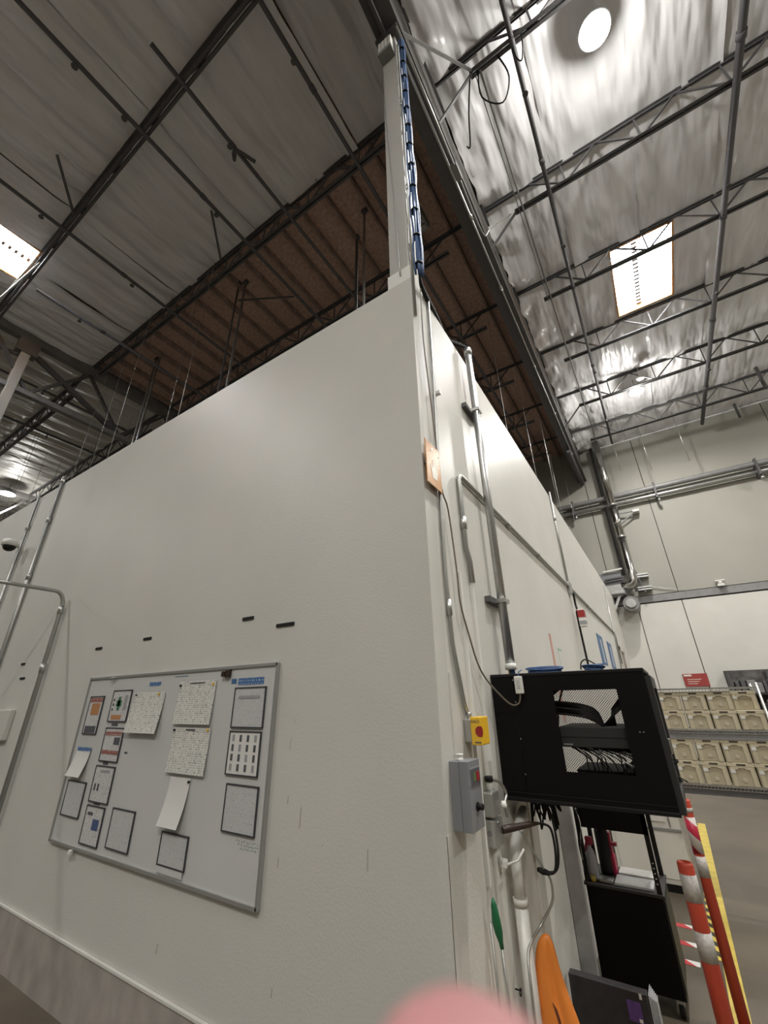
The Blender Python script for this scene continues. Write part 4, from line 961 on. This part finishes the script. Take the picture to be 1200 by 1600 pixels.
# rear-side panel: perforated lattice on a frame
fr = MB(); fr.box(X0+0.012, 0.10, Y1-0.012, Y1, Z0+0.02, Z1_-0.02).box(0.80, X1, Y1-0.012, Y1, Z0+0.02, Z1_-0.02).box(0.10, 0.80, Y1-0.012, Y1, Z0+0.02, Z0+0.06).box(0.10, 0.80, Y1-0.012, Y1, Z1_-0.06, Z1_-0.02)
fr.build('rear_frame', M['black'], t)
lt = MB(); px0, px1, pz0, pz1 = 0.10, 0.80, Z0+0.06, Z1_-0.06; pitch_ = 0.016
Hh = pz1-pz0; Ww = px1-px0; k = -Hh
while k < Ww:
    for sgn in (1, -1):
        a0 = max(0, k); a1 = min(Ww, k+Hh)
        za, zb = a0-k, a1-k
        if sgn < 0: za, zb = Hh-za, Hh-zb
        if a1-a0 > 0.005: lt.bar((px0+a0, Y1-0.006, pz0+za), (px0+a1, Y1-0.006, pz0+zb), 0.007, 0.002)
    k += pitch_
pf = lt.build('perforated_sheet', M['charcoal'], t); pf['kind'] = 'stuff'
for x in (0.20, 0.78): MB().box(x, x+0.03, Y0+0.05, Y0+0.08, Z0+0.02, Z1_-0.02).build('mounting_rail', M['black2'], t)
for z in (1.925, 1.80, 1.60, 1.42): MB().tube([(0.146, Y0-0.003, z), (0.146, Y0+0.003, z)], 0.0035, 8).build('screw', M['galv'], t)
for x in (0.780, 0.797): MB().tube([(x, Y0-0.003, 1.648), (x, Y0+0.003, 1.648)], 0.0035, 8).build('screw', M['galv'], t)
MB().box(X0+0.02, X1, Y0-0.0035, Y0, 1.325, 1.331).build('lower_seam', M['black2'], t)
# equipment inside
e = thing('network_switch', 'dark grey rack device seen through the cabinet side window', 'device', (0.57, 1.0, 1.555))
MB().cbox(0.36, 0.74, 0.86, 1.25, 1.56, 1.665, 0.004).build('chassis', M['charcoal'], e)
MB().box(0.36, 0.74, 0.858, 0.86, 1.61, 1.613).build('seam', M['black2'], e)
MB().box(0.37, 0.42, 0.857, 0.86, 1.570, 1.578).build('small_print', M['emt'], e)
e = thing('patch_cables', 'thick loops of black patch cable inside the cabinet', 'cable', (0.5, 0.9, 1.5))
for k in range(9):
    zt = 1.79 - k*0.008; pts = [(0.32, 0.86+0.01*(k % 3), zt+0.01), (0.42, 0.83+0.01*(k % 4), zt+0.004), (0.52, 0.84, zt-0.012), (0.58, 0.87, zt-0.045), (0.60, 0.90, 1.66)]
    MB().tube(pts, 0.0065, 6).build('cable', M['rubber'], e)
for k in range(5): MB().tube([(0.36, 0.85, 1.86-0.006*k), (0.42, 0.84, 1.87), (0.38, 0.86, 1.78), (0.36, 0.86, 1.68)], 0.005, 5).build('cable', M['rubber'], e)
for k in range(7): MB().tube([(0.60+0.01*k, 0.90, 1.67), (0.66, 0.86+0.006*k, 1.72+0.006*k), (0.73, 0.88, 1.78+0.008*k)], 0.006, 5).build('cable', M['rubber'], e)
for k in range(26): MB().tube([(0.40+0.012*k, 0.90+0.01*(k % 3), 1.56), (0.46+0.018*k+rb.uniform(-.02, .02), 0.86, 1.52), (0.50+0.014*k+rb.uniform(-.03, .03), 0.87, 1.48), (0.48+0.018*k, 0.90, 1.42)], 0.0035, 5).build('cable', M['rubber'], e)  # more cables added to darken the lower part of the opening
MB().tube([(0.70, 0.9, 1.55), (0.62, 0.87, 1.53), (0.72, 0.85, 1.47)], 0.004, 5).build('pale_cable', M['white'], e)
MB().box(0.40, 0.72, 0.95, 1.3, 1.35, 1.44).build('power_shelf', M['black2'], e)

def coil(cx, cy, cz, rx, ry, n, seed, label):
    q = random.Random(seed); t = thing('cable_coil', label, 'cable', (cx, cy, cz), 'blue cable coils on the cabinet')
    for k in range(n):
        a = q.uniform(0, 6.28); s = q.uniform(0.75, 1.0); dz = q.uniform(0.004, 0.03); tl = q.uniform(-0.012, 0.012)
        pts = [(cx+rx*s*math.cos(i/16*6.283), cy+ry*s*math.sin(i/16*6.283), cz+dz+tl*math.cos(i/16*6.283+a)) for i in range(17)]
        MB().tube(pts, 0.0042, 5, False).build('cable_turn', M['blue'], t)
    return t
cc = coil(0.33, 0.86, Z1_, 0.115, 0.05, 9, 1, 'flat blue cable coil on top of the cabinet at left')
cc = coil(0.61, 0.90, Z1_, 0.065, 0.05, 6, 4, 'smaller blue cable coil on top of the cabinet in the middle')
MB().tube([(0.54, 0.88, Z1_+0.01), (0.55, 0.88, Z1_+0.05), (0.58, 0.88, Z1_+0.065), (0.62, 0.89, Z1_+0.04), (0.66, 0.9, Z1_+0.012)], 0.004, 5).build('stray_turn', M['rubber'], cc)
t = thing('cable_bundle', 'short blue and yellow cables entering the cabinet from the big conduit', 'cable', (0.08, 1.02, 1.97))
for k in range(5): MB().tube([(0.060+0.008*k, 1.015, 2.03), (0.062+0.009*k, 1.01, 1.965)], 0.006, 6).build('cable', M['blue'] if k != 0 else M['yellow'], t)

# ------------------------------------------------------------------ black cart behind, with its load
t = thing('black_cart', 'tall black rolling cart with open middle shelf and castors', 'cart', (0.335, 2.2, 0))
CX0, CX1, CY0, CY1 = 0.11, 0.59, 2.0, 2.42
MB().cbox(CX0, CX1, CY0, CY1, 0.09, 0.585, 0.006).build('lower_cabinet', M['black'], t)
MB().box(CX1, CX1+0.006, CY0+0.03, CY1-0.03, 0.12, 0.56).build('side_panel', M['charcoal'], t)
MB().cbox(CX0-0.01, CX1+0.012, CY0-0.01, CY1+0.01, 0.585, 0.605, 0.004).build('middle_shelf', M['charcoal'], t)
for x, y in ((CX0, CY0), (CX1-0.03, CY0), (CX0, CY1-0.03), (CX1-0.03, CY1-0.03)):
    MB().box(x, x+0.03, y, y+0.03, 0.605, 1.10).build('post', M['black2'], t)
MB().box(CX0, CX1, CY0, CY0+0.02, 0.93, 1.06).build('front_panel', M['black'], t)
MB().cbox(CX0-0.01, CX1+0.012, CY0-0.01, CY1+0.01, 1.06, 1.10, 0.006).build('top_tray', M['charcoal'], t)
for k in range(5): MB().tube([(CX1-0.015, CY0-0.002, 0.66+k*0.028), (CX1-0.015, CY0+0.001, 0.66+k*0.028)], 0.004, 8).build('post_hole', M['white'], t)
for x, y in ((CX0+0.04, CY0+0.04), (CX1-0.04, CY0+0.04), (CX0+0.04, CY1-0.04), (CX1-0.04, CY1-0.04)):
    cs = MB().tube([(x-0.014, y, 0.038), (x+0.014, y, 0.038)], 0.037, 14).build('castor', M['rubber'], t)
    MB().box(x-0.02, x+0.02, y-0.02, y+0.02, 0.06, 0.09).build('castor_fork', M['galv'], cs)
# on the cart
def sheet_flat(x0, x1, y0, y1, z, m, label, cat='paper', h=0.004):
    return tag(MB().box(x0, x1, y0, y1, z, z+h).build('paper_sheet', m), label, cat)
M['flattext'] = stripe_mat('printed_form', (0.66, 0.66, 0.66), (0.35, 0.35, 0.36), 0.022, 0, 1)
sheet_flat(0.30, 0.54, 2.03, 2.21, 0.606, M['flattext'], 'printed form lying on the front of the cart shelf', h=0.012)
sheet_flat(0.31, 0.56, 2.225, 2.37, 0.606, M['paper'], 'blank white sheet lying at the back of the cart shelf', h=0.02)
tag(MB().cbox(0.20, 0.29, 2.03, 2.12, 0.606, 0.622, 0.003).build('small_scanner', M['emt']), 'small grey gadget beside the printed form on the cart', 'gadget')
t = thing('spray_bottle', 'white bottle with magenta trigger top on the cart shelf', 'bottle', (0.165, 2.06, 0.606))
MB().lathe([(0.030, 0), (0.036, 0.01), (0.036, 0.13), (0.028, 0.165), (0.014, 0.19), (0.014, 0.205)], (0.165, 2.07, 0.606), 18).build('bottle_body', mat('frosted_plastic', (0.45, 0.46, 0.52), 0.35), t)
MB().cbox(0.145, 0.195, 2.05, 2.09, 0.81, 0.86, 0.006).bar((0.15, 2.07, 0.82), (0.13, 2.06, 0.765), 0.014).build('trigger', M['magenta'], t)
MB().lathe([(0.018, 0), (0.018, 0.03)], (0.165, 2.025, 0.608), 10).build('yellow_foot', M['yellow_tape'], t)
tag(MB().lathe([(0.045, 0), (0.048, 0.02), (0.048, 0.26), (0.035, 0.30)], (0.235, 2.24, 0.606), 18).build('black_canister', M['black2']), 'black canister standing on the cart shelf', 'canister')
tag(MB().cbox(0.265, 0.295, 2.23, 2.30, 0.72, 0.86, 0.006).box(0.29, 0.33, 2.24, 2.28, 0.78, 0.80).cbox(0.26, 0.30, 2.22, 2.31, 0.606, 0.72, 0.004).build('magenta_handle', M['magenta']), 'magenta handled tool standing behind the canister', 'tool')
t = thing('cable_tangle', 'dark cables hanging at the left side of the cart', 'cable', (0.14, 2.0, 0.8))
for k in range(9):
    MB().tube([(0.115+0.004*k, 1.985, 1.05), (0.12+rb.uniform(-.01, .03), 1.98, 0.95), (0.12+rb.uniform(-.01, .03), 1.985, 0.82), (0.125+rb.uniform(-.01, .02), 1.99, 0.66)], 0.004, 5).build('cable', M['white'] if k == 4 else M['rubber'], t)
t = thing('top_clutter', 'grey power strip and cables lying on top of the cart', 'power strip', (0.35, 2.1, 1.1))
MB().cbox(0.14, 0.54, 2.02, 2.07, 1.10, 1.125, 0.004).build('strip_body', M['emt'], t)
for k in range(4): MB().tube([(0.18+0.07*k, 2.01, 1.13), (0.22+0.07*k, 2.0, 1.115), (0.25+0.06*k, 2.02, 1.135)], 0.005, 5).build('cable', M['rubber'], t)

# white cabinets behind the cart
t = thing('white_cabinet', 'low off white cabinet standing behind the cart on the floor', 'cabinet', (0.36, 4.35, 0))
MB().cbox(0.02, 0.70, 4.10, 4.55, 0.07, 0.92, 0.006).build('carcass', M['offwhite'], t)
MB().cbox(0.01, 0.71, 4.08, 4.56, 0.92, 0.95, 0.004).build('top', M['offwhite'], t)
MB().box(0.06, 0.57, 4.088, 4.10, 0.60, 0.88).build('upper_door', M['wall_side'], t)
MB().box(0.02, 0.70, 4.085, 4.10, 0.525, 0.545).build('middle_rail', M['steel_lt'], t)
MB().box(0.06, 0.66, 4.09, 4.10, 0.12, 0.50).build('lower_door', M['offwhite'], t)
MB().box(0.60, 0.615, 4.088, 4.10, 0.56, 0.88).build('edge_strip', M['emt'], t)
MB().box(0.04, 0.68, 4.12, 4.5, 0, 0.07).build('toe_kick', M['black2'], t)

# floor box in front: black crate with purple label, sheets against it
t = thing('black_crate', 'black box with a purple label at the picture bottom', 'box', (0.25, 1.65, 0))
MB().cbox(0.03, 0.445, 1.48, 1.54, 0.0, 0.300, 0.003).build('box_body', mat('black_board', (0.028, 0.025, 0.026), 0.5, var=0.2, vscale=20), t)
MB().box(0.335, 0.405, 1.4785, 1.48, 0.175, 0.26).build('purple_label', M['purple'], t)
MB().box(0.385, 0.402, 1.4775, 1.4785, 0.178, 0.193).build('white_patch', M['signwhite'], t)
MB().box(0.405, 0.418, 1.4780, 1.48, 0.275, 0.297).build('corner_patch', M['paper'], t)
st = thing('sheet_stack', 'stack of thin grey sheets standing beside the black box', 'sheets', (0.46, 1.6, 0))
for k in range(6): MB().box(0.450+k*0.0055, 0.4535+k*0.0055, 1.50+0.01*k, 1.62, 0.0, 0.292-0.008*k).build('sheet', M['greyboard'], st)

# orange plastic shell beside the wall
t = thing('orange_shell', 'tall orange moulded plastic shell with a slit beside the side wall', 'shell', (0.14, 0.75, 0))
V = []; F = []; n = 40
prof = [(0.0, 0.15, 0.140), (0.2, 0.152, 0.125), (0.40, 0.155, 0.102), (0.46, 0.150, 0.090), (0.53, 0.138, 0.078), (0.585, 0.135, 0.066), (0.63, 0.134, 0.057), (0.67, 0.136, 0.049), (0.70, 0.140, 0.040), (0.722, 0.144, 0.029), (0.736, 0.147, 0.017), (0.742, 0.149, 0.006)]
for zi, (z, cx, hw) in enumerate(prof):
    u = min(1.0, z/0.5); hd = hw*0.62 + 0.004; cy = 0.75 + 0.02*(1-z/0.742)
    for k in range(n):
        a = 2*math.pi*k/n; ca, sa = math.cos(a), math.sin(a)
        d = ((a - (-math.pi/2+0.55) + math.pi) % (2*math.pi)) - math.pi
        r = 1.0 - 0.34*math.exp(-(d/0.33)**2)*(1 if 0.42 < z < 0.71 else 0.5 if z <= 0.42 else 0.2)
        V.append((cx + hw*ca*r, cy + hd*sa*r, z))
for i in range(len(prof)-1):
    for k in range(n): F.append((i*n+k, i*n+(k+1) % n, (i+1)*n+(k+1) % n, (i+1)*n+k))
F.append(tuple(range(n))[::-1]); F.append(tuple((len(prof)-1)*n+k for k in range(n)))
MB().add(V, F, True).build('shell_body', M['orange'], t)
MB().tube([(0.150, 0.702, 0.515), (0.163, 0.703, 0.492), (0.172, 0.702, 0.46), (0.176, 0.697, 0.40)], [0.0015, 0.006, 0.006, 0.004], 6).build('slit', mat('slit_brown', (0.12, 0.03, 0.01), 0.8), t)
tag(MB().tube(arc((0.03, 0.62, 0.555), 0.012, 0, 6.0, ((0,1,0), (0,0,1)), 10), 0.003, 6).tube([(0.0, 0.632, 0.555), (0.03, 0.632, 0.555)], 0.003, 6).build('wall_ring', M['rubber']), 'small black ring screwed to the side wall by the orange shell', 'ring')

# ------------------------------------------------------------------ posts and floor marking
def post(x, y, h, r, bands, label, top_striped=False):
    t = thing('delineator_post', label, 'post', (x, y, 0))
    MB().lathe([(0.07, 0), (0.07, 0.015), (r*1.1, 0.03)], (x, y, 0), 24).build('base', M['rubber'], t)
    prof = [(r, 0.03), (r, h-0.01), (r*0.92, h), (r*0.7, h), (r*0.66, h-0.02)]
    MB().lathe(prof, (x, y, 0), 24).build('tube', M['orange_post'], t)
    for a, b in bands: MB().lathe([(r+0.0015, a), (r+0.0015, b)], (x, y, 0), 24).build('reflective_band', M['band'], t)
    if top_striped: MB().lathe([(r+0.001, h-0.30), (r+0.001, h-0.10)], (x, y, 0), 24).build('striped_band', M['postred'], t)
    MB().lathe([(r*0.66, h-0.02), (0.012, h-0.012)], (x, y, 0), 16).build('top_plug', M['rubber'], t)
post(0.822, 0.955, 1.072, 0.035, [(0.925, 1.028), (0.715, 0.818)], 'orange post with two wide pale reflective bands, nearer of the pair')
post(0.862, 2.02, 1.162, 0.031, [(1.09, 1.115), (0.74, 0.85)], 'orange post topped with red and white diagonal tape, farther of the pair', True)
tag(MB().box(0.80, 0.895, -1.0, 7.25, 0, 0.002).build('floor_tape', M['yellow_tape']), 'straight yellow tape line on the concrete floor', 'tape')
tag(MB().box(0.745, 0.80, 2.9, 7.2, 0, 0.002).build('hazard_tape', M['hazard']), 'black and yellow hazard tape along the yellow line', 'tape')
for i, (y, lab) in enumerate(((3.34, 'farthest'), (3.02, 'middle'), (2.72, 'nearest'))):
    o = MB().box(0.30, 0.66, y, y+0.07, 0, 0.002).build('floor_tape', M['redwhite'])
    tag(o, 'red and white tape strip on the floor beside the cart, %s of three' % lab, 'tape', 'red and white floor tape strips')

# ------------------------------------------------------------------ wire shelving with tan bins
SX0, SX1, SY0, SY1 = 0.79, 1.72, 4.0, 4.46
t = thing('wire_shelving', 'chrome wire shelving unit holding tan bins', 'shelving', ((SX0+SX1)/2, (SY0+SY1)/2, 0))
M['chr'] = mat('chrome_wire', (0.6, 0.6, 0.58), 0.25, metal=0.9)
for x in (SX0, SX1):
    for y in (SY0, SY1): MB().tube([(x, y, 0), (x, y, 1.93)], 0.0125, 10).build('post', M['chr'], t)
for z in (1.885, 1.478, 0.975):
    sh = MB()
    for y in (SY0, SY1): sh.bar((SX0, y, z), (SX1, y, z), 0.010, 0.014).bar((SX0, y, z-0.03), (SX1, y, z-0.03), 0.006)
    for x in (SX0, SX1): sh.bar((x, SY0, z), (x, SY1, z), 0.010, 0.014).bar((x, SY0, z-0.03), (x, SY1, z-0.03), 0.006)
    s_ = sh.build('shelf', M['chr'], t)
    wm = None; x = SX0+0.03
    wb = MB()
    while x < SX1: wb.bar((x, SY0, z+0.004), (x, SY1, z+0.004), 0.004); wb.bar((x, SY0, z-0.03), (x+0.015, SY0, z), 0.004); x += 0.03
    ws = wb.build('wire_deck', M['chr'], s_); ws['kind'] = 'stuff'
for z in (1.478, 0.975):
    MB().box(SX0+0.03, SX1, SY0+0.005, SY0+0.012, z-0.085, z-0.008).build('shelf_shade_strip', M['steel'] if z < 1 else M['steel_lt'], t)  # strips below the shelf fronts; the lower one draws a dark shadow band
M['bin_hi'] = mat('pale_bin_latch', (0.50, 0.45, 0.34), 0.4)
def bin_(x, y, z, w_, h_, label):
    t = thing('storage_bin', label, 'bin', (x+w_/2, y+0.2, z), 'tan bins on the wire shelving')
    d = 0.36
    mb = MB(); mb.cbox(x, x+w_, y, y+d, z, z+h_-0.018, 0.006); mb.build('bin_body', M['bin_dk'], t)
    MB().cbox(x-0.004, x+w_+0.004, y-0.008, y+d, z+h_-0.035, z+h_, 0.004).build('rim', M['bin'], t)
    # raised frame round a recessed field with an arched top
    b = 0.011
    fr = MB()
    fr.box(x+0.012, x+0.045, y-b, y, z+0.004, z+h_-0.036).box(x+w_-0.045, x+w_-0.012, y-b, y, z+0.004, z+h_-0.036)
    fr.prism([(x+0.045, z+h_-0.036), (x+0.045, z+h_-0.060), (x+0.070, z+h_-0.060), (x+0.085, z+h_-0.046), (x+w_-0.085, z+h_-0.046), (x+w_-0.070, z+h_-0.060), (x+w_-0.045, z+h_-0.060), (x+w_-0.045, z+h_-0.036)], 'y', y-b, y)
    fr.build('front_frame', M['bin'], t)
    MB().box(x+w_*0.34, x+w_*0.68, y-0.0095, y-0.005, z+h_-0.026, z+h_-0.011).build('handle_slot', M['slot'], t)
    MB().tube([(x+w_*0.5, y-0.005, z+0.055), (x+w_*0.5, y-0.001, z+0.055)], 0.019, 12).build('latch', M['bin_hi'], t)
    MB().box(x+0.012, x+0.052, y-0.0145, y-0.011, z+h_*0.56, z+h_*0.70).build('label_card', M['paper'], t)
    return t
tiers = [(1.487, 0.183, ['lower', 'upper']), (0.984, 0.205, ['lower', 'upper'])]
colname = ['leftmost', 'second from left', 'third from left', 'rightmost']
for ti, (zb, h_, names) in enumerate(tiers):
    for r_ in range(2):
        for c_ in range(4):
            shelf = 'middle' if ti == 0 else 'bottom'
            lab = 'tan bin on the %s shelf, %s column, %s of its stack' % (shelf, colname[c_], names[r_])
            yy = SY0+0.02
            if ti == 0 and r_ == 1 and c_ == 3: yy = SY0+0.16; 
            bin_(0.809+c_*0.226, yy, zb+r_*(h_+0.001), 0.216, h_, lab)

# ------------------------------------------------------------------ photographer's hand: one fingertip reaches into the frame
def cam_pt(a, b, c_): return CAM + r2*a + u2*b + fwd*c_
t = thing('person_hand', 'blurred pink fingertip held close at the bottom edge', 'person', tuple(cam_pt(0.02, -0.14, -0.02)))
def skin_chain(edges_pts, name, sub=2):
    vs = [p for p, r in edges_pts['v']]; me = bpy.data.meshes.new(name)
    o0 = ORG[t.name]
    me.from_pydata([tuple(Vector(p)-o0) for p in vs], edges_pts['e'], [])
    ob = bpy.data.objects.new(name, me); COL.objects.link(ob)
    md = ob.modifiers.new('skin', 'SKIN'); sl = me.skin_vertices[0].data
    for i, (p, r) in enumerate(edges_pts['v']): sl[i].radius = (r, r); sl[i].use_root = (i == 0)
    ob.modifiers.new('sub', 'SUBSURF').levels = sub; ob.modifiers['sub'].render_levels = sub
    bpy.context.view_layer.update()
    m2 = bpy.data.meshes.new_from_object(ob.evaluated_get(bpy.context.evaluated_depsgraph_get()))
    bpy.data.objects.remove(ob)
    for p in m2.polygons: p.use_smooth = True
    m2.materials.clear(); m2.materials.append(M['skin'])
    oo = bpy.data.objects.new(name, m2); COL.objects.link(oo); oo.parent = t; ORG[oo.name] = o0
    return oo
C_ = cam_pt
HV = [(C_(0.030, -0.215, -0.075), 0.024), (C_(0.026, -0.180, -0.055), 0.026), (C_(0.022, -0.150, -0.038), 0.026),
      # index
      (C_(0.012, -0.122, -0.018), 0.0135), (C_(0.008, -0.094, 0.008), 0.0100), (C_(0.0068, -0.068, 0.024), 0.0096), (C_(0.0066, -0.0490, 0.0325), 0.0096), (C_(0.0066, -0.0425, 0.0345), 0.0088),
      # middle
      (C_(0.028, -0.122, -0.022), 0.0135), (C_(0.034, -0.098, -0.008), 0.0100), (C_(0.038, -0.088, -0.026), 0.0092), (C_(0.040, -0.094, -0.040), 0.0080),
      # ring
      (C_(0.044, -0.128, -0.030), 0.0125), (C_(0.052, -0.108, -0.020), 0.0095), (C_(0.055, -0.100, -0.038), 0.0088), (C_(0.056, -0.108, -0.050), 0.0076),
      # little
      (C_(0.058, -0.138, -0.040), 0.0110), (C_(0.066, -0.122, -0.034), 0.0082), (C_(0.069, -0.116, -0.048), 0.0076), (C_(0.069, -0.122, -0.058), 0.0066),
      # thumb
      (C_(-0.002, -0.160, -0.050), 0.0150), (C_(-0.022, -0.138, -0.046), 0.0115), (C_(-0.032, -0.114, -0.038), 0.0105), (C_(-0.036, -0.098, -0.030), 0.0085)]
HE = [(0, 1), (1, 2), (2, 3), (3, 4), (4, 5), (5, 6), (6, 7), (2, 8), (8, 9), (9, 10), (10, 11), (2, 12), (12, 13), (13, 14), (14, 15), (2, 16), (16, 17), (17, 18), (18, 19), (1, 20), (20, 21), (21, 22), (22, 23)]
skin_chain({'v': HV, 'e': HE}, 'hand')
